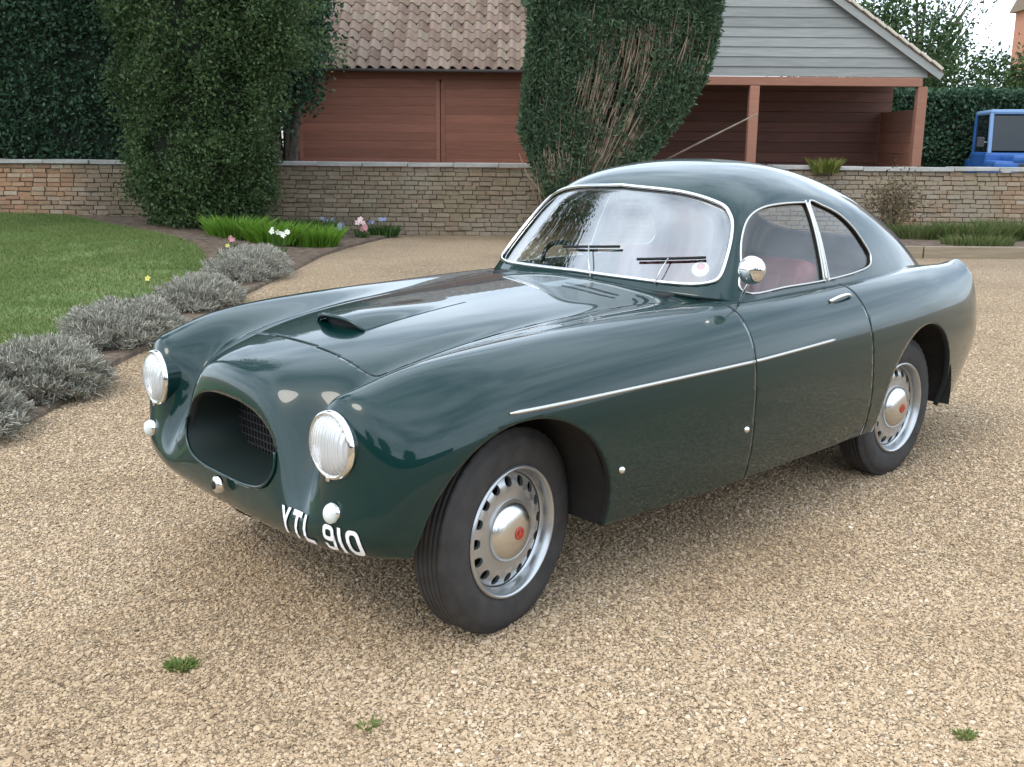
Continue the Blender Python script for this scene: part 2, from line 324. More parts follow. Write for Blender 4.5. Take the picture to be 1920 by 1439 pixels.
def in_poly(P, Q):
    x, y = P[..., 0], P[..., 1]; ins = np.zeros(x.shape, bool); n = len(Q)
    for i in range(n):
        x1, y1 = Q[i]; x2, y2 = Q[(i + 1) % n]
        c = ((y1 > y) != (y2 > y)) & (x < (x2 - x1) * (y - y1) / (y2 - y1 + 1e-15) + x1); ins ^= c
    return ins
def nearest_on(P, Q):
    """closest points on closed polyline Q to points P"""
    best = np.full(len(P), 1e9); res = np.zeros((len(P), 2)); Q2 = np.roll(Q, -1, 0)
    for a, b in zip(Q, Q2):
        d = b - a; t = np.clip(((P - a) @ d) / (d @ d + 1e-15), 0, 1); c = a + t[:, None] * d; e = ((P - c) ** 2).sum(1)
        k = e < best; best[k] = e[k]; res[k] = c[k]
    return res
class Shell:
    """dense half grid of a Surf with regions cut out along outlines"""
    def __init__(s, S, us, vs):
        s.S = S; U, V = np.meshgrid(us, vs, indexing='ij'); s.nu, s.nv = U.shape
        s.u = U.ravel().copy(); s.v = V.ravel().copy(); s.p = S(s.u, s.v)
        i, j = np.meshgrid(np.arange(s.nu - 1), np.arange(s.nv - 1), indexing='ij'); a = (i * s.nv + j).ravel()
        s.q = np.stack([a, a + 1, a + s.nv + 1, a + s.nv], 1); s.reg = np.zeros(len(s.q), int); s.moved = np.zeros(len(s.u), bool)
    def cut(s, rid, ax, poly, cond=None, only=None):
        poly = np.asarray(poly, float); cen = s.p[s.q].mean(1); ins = in_poly(cen[:, ax], poly)
        if cond is not None: ins &= cond(cen, s.u[s.q].mean(1), s.v[s.q].mean(1))
        if only is not None: ins &= np.isin(s.reg, only)
        old = s.reg.copy(); s.reg[ins] = rid
        # verts shared by faces inside / outside
        f_in = np.zeros(len(s.u), bool); f_out = np.zeros(len(s.u), bool)
        f_in[s.q[ins].ravel()] = True
        oth = ~ins if only is None else (~ins & np.isin(old, only)); f_out[s.q[oth].ravel()] = True
        k = np.where(f_in & f_out & ~s.moved)[0]
        if len(k) == 0: return
        tg = nearest_on(s.p[k][:, ax], poly); u, v = s.S.solve(s.u[k], s.v[k], ax, tg); p = s.S(u, v)
        ok = (np.abs(p[:, ax] - tg).max(1) < 2e-3) & (np.linalg.norm(p - s.p[k], axis=1) < .035)
        cl = s.v[k] < 1e-6; v = np.where(cl, 0, v)
        kk = k[ok]; s.u[kk] = u[ok]; s.v[kk] = v[ok]; s.p[kk] = s.S(u[ok], v[ok]); s.moved[kk] = True
    def part(s, name, rids, mat, parent, shrink=0.0, lip=0.0, both=True, offset=0.0, side=1, lipdir=None, sm=True):
        q_ = s.q[np.isin(s.reg, rids)]; used = np.unique(q_); mp = np.full(len(s.u), -1); mp[used] = np.arange(len(used))
        P = s.p[used].copy(); Nn = s.S.normal(s.u[used], s.v[used]); q_ = mp[q_]
        cl = s.v[used] < 1e-6; P[cl, 1] = 0; Nn[cl, 1] = 0
        P += offset * Nn
        # boundary edges
        e = np.concatenate([q_[:, [0, 1]], q_[:, [1, 2]], q_[:, [2, 3]], q_[:, [3, 0]]]); key = np.sort(e, 1); _, inv, cnt = np.unique(key, axis=0, return_inverse=True, return_counts=True)
        be = e[cnt[inv.ravel()] == 1]; be = be[~(cl[be[:, 0]] & cl[be[:, 1]])] if both else be
        bv = np.unique(be)
        if shrink:
            acc = np.zeros_like(P); c = np.zeros(len(P)); fc = P[q_].mean(1)
            for k in range(4): np.add.at(acc, q_[:, k], fc); np.add.at(c, q_[:, k], 1)
            d = acc / c[:, None] - P
            if both: d[cl, 1] = 0
            d /= np.linalg.norm(d, axis=1)[:, None] + 1e-9; P[bv] += d[bv] * shrink
        V = P; Fq = q_; lipf = np.zeros(len(Fq), bool)
        if lip:
            k0 = len(V); L_ = P[bv] + (np.asarray(lipdir) * lip if lipdir is not None else -Nn[bv] * lip); m2 = np.full(len(P), -1); m2[bv] = k0 + np.arange(len(bv))
            V = np.concatenate([V, L_]); Fl = np.stack([be[:, 1], be[:, 0], m2[be[:, 0]], m2[be[:, 1]]], 1); Fq = np.concatenate([Fq, Fl]); lipf = np.concatenate([lipf, np.ones(len(Fl), bool)])
        if both:
            n0 = len(V); V2 = V * np.array([1, -1, 1]); m3 = np.arange(n0) + n0
            onc = np.where(np.abs(V[:, 1]) < 1e-7)[0]; m3[onc] = onc
            V = np.concatenate([V, V2]); Fq = np.concatenate([Fq, m3[Fq][:, ::-1]]); lipf = np.concatenate([lipf, lipf])
        elif side < 0:
            V = V * np.array([1, -1, 1]); Fq = Fq[:, ::-1]
        ok = np.array([len(set(f)) == 4 for f in Fq.tolist()]); Fq = Fq[ok]
        # drop unused
        us = np.unique(Fq); mm = np.full(len(V), -1); mm[us] = np.arange(len(us)); V = V[us]; Fq = mm[Fq]
        me = mesh_np(name, V, Fq, sm)
        if lip:
            me.materials.append(mat); me.materials.append(M['black']); isl = lipf[ok]
            if len(isl) == len(me.polygons): me.polygons.foreach_set('material_index', isl.astype(np.int32))
        return link(name, me, mat, parent)
    def locate(s, ax, tg, cond):
        """surface points whose coordinates ax equal tg (list)"""
        tg = np.asarray(tg, float); idx = np.where(cond(s.p, s.u, s.v))[0]; P = s.p[idx][:, ax]
        k = np.array([idx[((P - t) ** 2).sum(1).argmin()] for t in tg]); u, v = s.S.solve(s.u[k], s.v[k], ax, tg)
        return s.S(u, v), s.S.normal(u, v)
def samples(D, per, axis):
    D = np.asarray(D); d = np.linalg.norm(np.diff(D, axis=axis), axis=-1); ln = d.max(axis=1 - axis) if axis == 0 else d.max(axis=0)
    out = []
    for i, l_ in enumerate(ln):
        n = max(3, int(l_ / per)); out += list(i + np.arange(n) / n)
    return np.array(out + [len(ln)])
def circle(cx, cz, r, n=72, a0=0, a1=360):
    a = np.radians(np.linspace(a0, a1, n, endpoint=False)); return np.stack([cx + r * np.cos(a), cz + r * np.sin(a)], 1)

body = Shell(SB, samples(LB, .011, 0), samples(LB, .011, 1))
XZ, YZ, XY = [0, 2], [1, 2], [0, 1]
def arch(cx, cz, r, rz, zb, fl):
    a = np.radians(np.linspace(-8, 188, 60)); P = [(cx + r * math.cos(t), cz + rz * math.sin(t)) for t in a]
    return np.array([(cx + r + fl, zb)] + P + [(cx - r - fl * .3, zb)])
side = lambda c, u, v: (c[:, 1] > .55)
# front wheel arch, rear wheel arch
body.cut(9, XZ, arch(.055, .34, .372, .378, .15, .0), side)
body.cut(9, XZ, arch(-2.45, .34, .365, .385, .15, .0), side)
# air intake in the nose
GR = catmull([(0, .462), (.13, .464), (.228, .482), (.283, .530), (.288, .592), (.252, .654), (.18, .697), (.09, .716), (0, .721)], 8)
GRF = np.concatenate([GR, (GR * [-1, 1])[::-1][1:-1]])
body.cut(8, YZ, GRF, lambda c, u, v: (c[:, 0] > .4))
# bonnet lid
BON = np.concatenate([[(.335, -.01)], catmull([(.335, .0), (.335, .18), (.327, .32), (.307, .405), (.265, .432), (.1, .445), (-.2, .455), (-.55, .470), (-.80, .500), (-.93, .545), (-.985, .560), (-.992, .50), (-.965, .36), (-.935, .18), (-.925, .0)], 6), [(-.925, -.01)]])
body.cut(3, XY, BON, lambda c, u, v: (u > 3.5) & (c[:, 2] > .7))
# cabin well (deck removed under the greenhouse)
WELL = np.array([(-1.02, -.01), (-1.04, .25), (-1.1, .45), (-1.2, .57), (-1.4, .615), (-1.9, .61), (-2.3, .58), (-2.6, .5), (-2.8, .4), (-2.9, -.01)])
body.cut(9, XY, WELL, lambda c, u, v: (c[:, 2] > .8) & (u > 8))
# doors
DOOR = np.array([(-1.075, 1.0), (-1.06, .90), (-1.05, .75), (-1.07, .5), (-1.10, .26), (-1.10, .1), (-1.99, .1), (-1.99, .26), (-1.955, .5), (-1.91, .72), (-1.885, .88), (-1.88, 1.0)])
body.cut(4, XZ, DOOR, lambda c, u, v: (c[:, 1] > .50), only=[0])

body_o = body.part('body', [0], M['paint'], car, lip=.022)
bonnet_o = body.part('bonnet', [3], M['paint'], car, shrink=.0042, lip=.022)
for sd in (1, -1):
    d = body.part('door', [4], M['paint'], car, shrink=.004, lip=.022, both=False, side=sd)

# ---- greenhouse
gh = Shell(SG, samples(GH, .010, 0), samples(GH, .010, 1))
WS = catmull([(0, .998), (.27, .993), (.50, .988), (.580, .997), (.600, 1.022), (.582, 1.10), (.552, 1.18), (.515, 1.238), (.450, 1.282), (.29, 1.319), (0, 1.335)], 8)
WSF = np.concatenate([WS, (WS * [-1, 1])[::-1][1:-1]])
scr = lambda c, u, v: (u < 3.2) & (v < 4.0)
gh.cut(5, YZ, WSF, scr)
DW = catmull([(-1.215, .962), (-1.245, 1.06), (-1.30, 1.155), (-1.375, 1.225), (-1.48, 1.262), (-1.62, 1.274), (-1.79, 1.274), (-1.80, 1.268), (-1.79, 1.12), (-1.775, .972), (-1.765, .962), (-1.5, .960)], 6, True)
QW = catmull([(-1.828, 1.272), (-1.93, 1.256), (-2.05, 1.213), (-2.15, 1.145), (-2.225, 1.055), (-2.228, 1.02), (-2.19, .990), (-2.05, .974), (-1.83, .964), (-1.815, .974), (-1.82, 1.12)], 6, True)
sg = lambda c, u, v: (v > 3.3) & (c[:, 1] > .45)
gh.cut(6, XZ, DW, sg); gh.cut(7, XZ, QW, sg)
RW = catmull([(0, 1.04), (.25, 1.05), (.34, 1.09), (.35, 1.15), (.30, 1.21), (.2, 1.24), (0, 1.25)], 6)
RWF = np.concatenate([RW, (RW * [-1, 1])[::-1][1:-1]])
gh.cut(8, YZ, RWF, lambda c, u, v: (c[:, 0] < -2.3) & (v < 4.2))
roof = gh.part('roof', [0], M['paint'], car, lip=.018)
gh.part('headlining', [0], M['headlining'], roof, offset=-.020)
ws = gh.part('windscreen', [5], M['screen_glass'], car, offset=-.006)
for sd in (1, -1):
    dw = gh.part('door_window', [6], M['glass'], car, both=False, side=sd, offset=-.008)
    qw = gh.part('quarter_window', [7], M['glass'], car, both=False, side=sd, offset=-.008)
    for win, poly, nm in ((dw, DW, 'window_frame'), (qw, QW, 'window_frame')):
        P, N = gh.locate(XZ, poly, lambda p, u, v: (v > 3.3) & (p[:, 1] > .45)); P = P + N * .002; P[:, 1] *= sd
        tube(nm, P, .0045, M['dull_chrome'], win, 6, True)
    P = np.array([(-1.808, .551, 1.272), (-1.806, .60, 1.14), (-1.798, .645, 1.04), (-1.793, .672, .955)]); P = catmull(P, 4); Q_, N_ = gh.locate(XZ, P[:, [0, 2]], lambda p, u, v: (v > 3.3) & (p[:, 1] > .45)); Q_ += N_ * .002; Q_[:, 1] *= sd
    tube('window_pillar', Q_, .0085, M['dull_chrome'], car, 6)
rw = gh.part('rear_window', [8], M['glass'], car, offset=-.006)
P, N = gh.locate(YZ, WS, lambda p, u, v: (u < 3.2) & (v < 4.0)); P = P + N * .004
PF = np.concatenate([P, (P * [1, -1, 1])[::-1][1:-1]])
tube('windscreen_frame', PF, .0075, M['chrome'], ws, 8, True)

# ---- inner shells: wheel housings, floor, bulkheads
def housing(cx, rx, y0, y1):
    for sd in (1, -1):
        V = []; Fs = []; a = np.radians(np.linspace(13, 189, 30))
        for y in (y0, y1):
            for t in a: V.append((cx + rx * math.cos(t), sd * (y - (.075 * max(0, math.cos(t)) ** 1.5 if y == y0 and cx > -1 else 0)), .34 + rx * math.sin(t)))
        n = len(a)
        for k in range(n - 1): Fs.append((k, k + 1, n + k + 1, n + k))
        c0 = len(V); V.append((cx, sd * y1, .30))
        for k in range(n - 1): Fs.append((n + k, n + k + 1, c0))
        link('wheel_housing', mesh('wheel_housing', V, Fs), M['under'], car)
housing(.055, .392, .795, .38); housing(-2.45, .392, .770, .44)
bm = bmesh.new()
box_bm(bm, (-1.2, 0, .285), (1.55, 1.50, .03)); box_bm(bm, (.05, 0, .40), (.85, .78, .03)); box_bm(bm, (-2.8, 0, .36), (1.1, .9, .03))
box_bm(bm, (-.48, 0, .56), (.03, 1.48, .52)); box_bm(bm, (-2.02, 0, .56), (.03, 1.45, .5))
link('floor_pan', bm_mesh('floor_pan', bm), M['under'], car)

# ---- air intake: duct, radiator grille, paint-coloured bead added to catch the lip highlight, badge
Pg, Ng = body.locate(YZ, GR, lambda p, u, v: (p[:, 0] > .4) & (u < 4.5))
full = np.concatenate([Pg, (Pg * [1, -1, 1])[::-1][1:-1]])
rings = []
for k, (dx, sc) in enumerate(((0, 1), (-.03, .985), (-.10, .93), (-.20, .86))):
    c0 = np.array([0, 0, .60]); r_ = (full - c0) * [1, sc, sc] + c0; r_[:, 0] = full[:, 0] * (1 - k / 3) + (.60) * (k / 3) + dx; rings.append(r_)
n = len(full); V = np.concatenate(rings); Fs = [(k * n + i, k * n + (i + 1) % n, (k + 1) * n + (i + 1) % n, (k + 1) * n + i) for k in range(3) for i in range(n)]
link('intake_duct', mesh('intake_duct', V, Fs, True), plain('duct_dark', (.004, .012, .010), .6), car)
rad = rings[-1] + [-.005, 0, 0]
V = list(rad) + [rad.mean(0)]; Fs = [(i, (i + 1) % n, n) for i in range(n)]
rg = link('radiator', mesh('radiator', V, Fs), M['under'], car)
bm = bmesh.new()
for k in range(-11, 12):
    y = k * .021; zz = [p_[2] for p_ in rad if abs(p_[1] - y) < .02]
    if zz: box_bm(bm, (.41, y, (min(zz) + max(zz)) / 2), (.006, .004, max(zz) - min(zz)))
for k in range(-4, 5):
    z = .60 + k * .026; yy = [p_[1] for p_ in rad if abs(p_[2] - z) < .02]
    if yy: box_bm(bm, (.412, 0, z), (.005, max(yy) - min(yy), .004))
link('grille_bars', bm_mesh('grille_bars', bm), plain('grille_grey', (.05, .05, .052), .5, .4), car)
kk = np.where((full[:, 2] < .60))[0]; low = full[kk]; low = low[np.argsort(np.arctan2(low[:, 1], -(low[:, 2] - .61)))]
tube('intake_bead', low + [.004, 0, 0], .0050, M['paint'], car, 8)
bdg = lathe('badge', [(.0, .012), (.017, .011), (.026, .006), (.029, 0), (.029, -.01)], M['chrome'], car, 24, (.632, 0, .437), (0, 0, R(-90)))
lathe('badge_centre', [(.0, .0145), (.013, .0135), (.014, .010)], M['black'], bdg, 20)

# ---- headlights, side lights
def headlight(sd):
    h = empty('headlight', (.556, sd * .567, .680), R(-90) + sd * R(4), car); h.rotation_euler = (R(2), 0, R(-90) + sd * R(3)); h.scale = (.95, .95, .95)
    lathe('bezel', [(.104, -.05), (.106, .0), (.104, .012), (.099, .018), (.093, .018), (.089, .012)], M['chrome'], h, 48)
    lens = [(.0, .046)] + [(.0905 * math.sin(t), .010 + .036 * math.cos(t)) for t in np.radians([10, 20, 30, 40, 50, 60, 70, 80, 90])]
    lathe('lens', lens, M['lens'], h, 48)
    lathe('reflector', [(.0, -.045), (.03, -.040), (.06, -.024), (.080, -.006), (.091, .010)], plain('lamp_reflector', (.92, .93, .93), .16, 1.0), h, 40)
    lathe('bulb', [(0, .004), (.010, .001), (.014, -.012), (.010, -.04)], M['white_paint'], h, 16)
    # painted cowl that carries the bezel back into the wing
    lathe('cowl', [(.106, .002), (.1075, -.02), (.108, -.06), (.108, -.10)], M['paint'], h, 48)
    bm = bmesh.new(); box_bm(bm, (0, .017, -.100), (.016, .012, .016), None, .003); link('bezel_screw', bm_mesh('bezel_screw', bm), M['chrome'], h)
    return h
for sd in (1, -1): headlight(sd)
def sidelight(sd):
    P, N = body.locate(YZ, [(.590, .492)], lambda p, u, v: (p[:, 0] > .4) & (u < 3)); p = P[0]
    e = empty('side_light', (p[0] - .004, sd * p[1], p[2]), 0, car); e.rotation_euler = (0, 0, R(-90) + sd * R(12))
    lathe('side_light_base', [(.027, -.02), (.027, .008), (.023, .013)], M['chrome'], e, 24)
    o = lathe('side_light_lens', [(0, .036), (.009, .034), (.016, .028), (.020, .019), (.021, .008)], M['lens_small'], e, 24); o.scale = (1.1, 1, 1.45)
for sd in (1, -1): sidelight(sd)

# ---- registration lettering YTL 910 painted on the nose
def strokes(ch):
    Wd, t = 1.0, .26
    r = lambda x0, y0, x1, y1: [(x0, y0), (x1, y0), (x1, y1), (x0, y1)]
    if ch == 'Y': return [[(.37, 0), (.63, 0), (.63, .46), (.37, .46)], [(.37, .42), (.63, .42), (.27, 1.0), (0, 1.0)], [(.63, .42), (1.0, 1.0), (.73, 1.0), (.37, .42)]]
    if ch == 'T': return [r(.37, 0, .63, .86), r(0, .82, 1, 1)]
    if ch == 'L': return [r(0, 0, .26, 1), r(.24, 0, 1, .18)]
    if ch == '1': return [r(.37, 0, .63, 1)]
    def ring(cy, ry, ex=3.2):
        o_ = []; n_ = 18; sg = lambda v, e: math.copysign(abs(v) ** (2 / e), v)
        P_ = [(.5 + .5 * sg(math.cos(2 * math.pi * k / n_), ex), cy + ry * sg(math.sin(2 * math.pi * k / n_), ex)) for k in range(n_)]; Q_ = [(.5 + .25 * sg(math.cos(2 * math.pi * k / n_), ex), cy + (ry - .165) * sg(math.sin(2 * math.pi * k / n_), ex)) for k in range(n_)]
        return [[P_[k], P_[(k + 1) % n_], Q_[(k + 1) % n_], Q_[k]] for k in range(n_)]
    if ch == '0': return ring(.5, .5)
    if ch == '9': return ring(.705, .295) + [[(.75, .22), (1.0, .25), (1.0, .72), (.75, .72)], [(.70, .165), (.88, .05), (1.0, .25), (.75, .24)], [(.30, .165), (.30, 0), (.88, .05), (.72, .18)], [(0, .28), (.04, .08), (.30, 0), (.25, .28)]]
hts, s0 = .080, .0
# arc-length along the nose at the height of the lettering
ys = np.linspace(.05, .745, 140); zc = .415
Pn, Nn_ = body.locate(YZ, np.stack([ys, np.full_like(ys, zc)], 1), lambda p, u, v: (p[:, 0] > .36) & (u < 2.4)); arc = np.concatenate([[0], np.cumsum(np.linalg.norm(np.diff(Pn[:, :2], axis=0), axis=1))])
def on_nose(s_, z_):
    y = np.interp(s_, arc, Pn[:, 1]); P, N = body.locate(YZ, [(y, z_)], lambda p, u, v: (p[:, 0] > .36) & (u < 2.4)); return P[0], N[0]
letters = [('Y', .045), ('T', .045), ('L', .043), (' ', .020), ('9', .044), ('1', .014), ('0', .046)]
pos = np.interp(.348, Pn[:, 1], arc); gap = .0138
plate = empty('number_lettering', (0, 0, 0), 0, car)
pl0 = pos - .012
for ch, wd in letters:
    if ch != ' ':
        V = []; Fs = []
        for si, poly in enumerate(strokes(ch)):
            wx = .045 if ch == '1' else wd; x0 = pos - (.37 * .045 if ch == '1' else 0)
            a, b, c_, d_ = [np.array(k) for k in poly]; nx, ny = (1, 1) if ch in '90' else (4, 4)   # subdivided so that strokes follow the curved nose
            base = len(V)
            for i in range(nx + 1):
                for j in range(ny + 1):
                    g, h = i / nx, j / ny; k = (a * (1 - g) + b * g) * (1 - h) + (d_ * (1 - g) + c_ * g) * h
                    p, nn = on_nose(x0 + k[0] * wx, .375 + k[1] * hts); V.append(p + nn * (.0035 + .0003 * (si if ch not in '90' else 0)))
            Fs += [(base + i * (ny + 1) + j, base + (i + 1) * (ny + 1) + j, base + (i + 1) * (ny + 1) + j + 1, base + i * (ny + 1) + j + 1) for i in range(nx) for j in range(ny)]
        link('letter' if ch.isalpha() else 'numeral', mesh('character', V, Fs), M['white_paint'], plate)
    pos += wd + gap
pl1 = pos

# ---- bonnet scoop
def scoop():
    nx, ny = 26, 24; V = []; Fs = []; hw, x0, x1 = .138, .185, -.32
    for i in range(nx + 1):
        t = i / nx; x = x0 + (x1 - x0) * t
        for j in range(ny + 1):
            sgn = j / ny * 2 - 1; y = sgn * hw * (1 - .25 * t)
            hgt = .038 * (1 - abs(sgn) ** (3.0 - 1.2 * t)) ** (1 + 1.2 * t) * (1 - smoothstep(0.0, 1, t))
            P, N = None, None
            V.append((x - .035 * abs(sgn) ** 2 * (1 - t), y, hgt))
    V = np.array(V); ay = np.abs(V[:, 1]); P, N = body.locate(XY, np.stack([V[:, 0], ay], 1), lambda p, u, v: (u > 4.5) & (u < 9) & (v < 3.5)); Z = P[:, 2] + V[:, 2] + .0015
    top = np.stack([V[:, 0], V[:, 1], Z], 1)
    Fs = [(i * (ny + 1) + j, i * (ny + 1) + j + 1, (i + 1) * (ny + 1) + j + 1, (i + 1) * (ny + 1) + j) for i in range(nx) for j in range(ny)]
    so_ = link('bonnet_scoop', mesh('bonnet_scoop', top, Fs, True), M['paint'], car)
    lipP = top[:ny + 1] + [0.002, 0, 0]
    tube('scoop_lip', lipP, .0065, M['paint'], so_, 8)
    # dark mouth just inside
    mo = top[:ny + 1].copy(); V = []; 
    for k in range(ny + 1): V.append(mo[k] + [-.03, 0, -.004]); V.append((mo[k][0] - .03, mo[k][1], Z[k] - top[k][2] + P[k][2] + .003))
    Fs = [(2 * k, 2 * k + 1, 2 * k + 3, 2 * k + 2) for k in range(ny)]
    link('scoop_mouth', mesh('scoop_mouth', V, Fs), M['black'], so_)
scoop()

# ---- side strips, studs, door handles
for sd in (1, -1):
    xs = np.linspace(.125, -1.045, 40); P, N = body.locate(XZ, np.stack([xs, np.full_like(xs, .747)], 1), lambda p, u, v: (p[:, 1] > .6)); P = P + N * .003; P[:, 1] *= sd
    tube('side_strip', P, np.concatenate([[.003], np.full(38, .0065), [.006]]), M['dull_chrome'], car, 6)
    xs = np.linspace(-1.058, -1.60, 24); P, N = body.locate(XZ, np.stack([xs, .747 + .012 * (-xs - 1.058) / .54], 1), lambda p, u, v: (p[:, 1] > .6)); P = P + N * .003; P[:, 1] *= sd
    tube('side_strip', P, np.concatenate([[.006], np.full(22, .0065), [.003]]), M['dull_chrome'], car, 6)
    for (x, z) in ((-.352, .482), (-1.028, .495)):
        P, N = body.locate(XZ, [(x, z)], lambda p, u, v: (p[:, 1] > .6)); p = P[0]
        lathe('panel_stud', [(0, .010), (.007, .009), (.011, .005), (.0125, 0)], M['chrome'], car, 20, (p[0], sd * p[1], p[2]), (0, 0, 0) if sd > 0 else (0, 0, R(180)))
    P, N = body.locate(XZ, [(-1.66, .895), (-1.72, .897), (-1.78, .898), (-1.83, .898)], lambda p, u, v: (p[:, 1] > .6)); P = P + N * np.array([.004, .022, .024, .006])[:, None]; P[:, 1] *= sd
    tube('door_handle', catmull(P, 5), .0075, M['chrome'], car, 8)
    # rear lamp set in the fin end
    e = empty('rear_lamp', (-3.185, sd * .62, .845), 0, car); e.rotation_euler = (0, 0, R(90) - sd * R(25))
    o = lathe('rear_lamp_lens', [(0, .05), (.018, .046), (.03, .034), (.035, .012), (.036, -.03)], M['rear_lens'], e, 20); o.scale = (1, 1, 1.5)

# ---- door mirror
e = empty('door_mirror', (-1.135, .705, .935), 0, car)
tube('mirror_stem', catmull([(0, 0, 0), (.015, .028, .045), (.02, .055, .085)], 5), .006, M['chrome'], e, 8)
o = lathe('mirror_head', [(0, .030), (.025, .028), (.042, .020), (.052, .006), (.053, -.004), (.048, -.006), (.046, -.003)], M['chrome'], e, 32, (.02, .060, .128), (0, 0, R(-78)))
lathe('mirror_glass', [(0, -.004), (.047, -.0045)], plain('mirror_silver', (.9, .9, .9), .02, 1.0), e, 32, (.02, .060, .128), (0, 0, R(-78)))

# ---- wipers, tax disc, bonnet rear vents
for y0, y1, z0, z1, yb in ((-.14, .16, 1.078, 1.10, .10), (.27, .53, 1.060, 1.082, .40)):
    pts, N = gh.locate(YZ, [(abs(y0 + (k / 8) * (y1 - y0)), z0 + (z1 - z0) * k / 8) for k in range(9)], lambda p, u, v: (u < 3) & (v < 4)); pts = pts + N * .007
    pts[:, 1] = [y0 + (k / 8) * (y1 - y0) for k in range(9)]
    wp = empty('wiper', tuple(pts[2]), 0, car)
    tube('wiper_blade', pts - pts[2], .0055, M['black'], wp, 6)
    b0 = np.array([-.968 - .09 * (yb / .56) ** 2, yb, .985]) - pts[2]; tube('wiper_arm', [b0, (b0 + pts[4] - pts[2]) * .5 + [0.008, 0, .006], pts[4] - pts[2] + [.004, 0, .002]], .003, M['dull_chrome'], wp, 6)
P, N = gh.locate(YZ, [(.525, 1.050)], lambda p, u, v: (u < 3) & (v < 4)); p, nn = P[0], N[0]
td = lathe('tax_disc', [(0, .001), (.034, .001), (.034, -.001)], plain('paper', (.85, .83, .80), .7), car, 28)
td.location = p - nn * .012; td.rotation_euler = Vector(nn).to_track_quat('Y', 'Z').to_euler()
tr = lathe('tax_disc_print', [(.0, .0022), (.014, .0022), (.016, .0018)], plain('disc_red', (.6, .12, .15), .7), td, 20); tr.location = (0, 0, .012)

# ---- cabin furniture
def cushion(name, c, s, mat, parent, rot=(0, 0, 0), bev=.04):
    bm = bmesh.new(); box_bm(bm, (0, 0, 0), s, None, bev); o = link(name, bm_mesh(name, bm, True), mat, parent, c, rot); return o
for sd in (1, -1):
    st = empty('seat', (-1.55, sd * .30, .31), 0, car)
    cushion('cushion', (0, 0, .13), (.50, .46, .16), M['leather'], st, (0, R(-6), 0)); cushion('backrest', (-.30, 0, .42), (.13, .46, .60), M['leather'], st, (0, R(-14), 0), .05)
    for k in range(-2, 3): cushion('flute', (-.238, k * .085, .42), (.03, .075, .48), M['leather'], st, (0, R(-14), 0), .012)
cushion('rear_bench', (-2.25, 0, .62), (.2, 1.0, .42), M['leather'], car, (0, R(-20), 0))
cushion('dashboard', (-1.12, 0, .865), (.10, 1.16, .17), M['wood_dash'], car, (0, R(12), 0), .03)
cushion('scuttle_top', (-1.045, 0, .938), (.16, .98, .03), M['carpet'], car, (0, R(-3), 0), .01)
a = np.linspace(0, 2 * math.pi, 40, endpoint=False); stw = empty('steering_wheel', (-1.33, -.32, .90), 0, car); stw.rotation_euler = (0, R(-62), 0)
tube('wheel_rim', np.stack([.20 * np.cos(a), .20 * np.sin(a), 0 * a], 1), .011, M['black'], stw, 8, True)
for k in range(3):
    t = 2 * math.pi * k / 3; tube('spoke', [(0, 0, 0), (.2 * math.cos(t), .2 * math.sin(t), 0)], .006, M['dull_chrome'], stw, 6)
lathe('hub', [(0, .02), (.035, .015), (.04, 0)], M['black'], stw, 20, None, (R(90), 0, 0))
for sd in (1, -1): cushion('door_trim', (-1.5, sd * .755, .62), (.80, .03, .55), M['leather'], car, (R(3 * sd), 0, 0), .012)
box('interior_mirror', (-1.33, 0, 1.29), (.02, .17, .05), M['black'], car, .008)

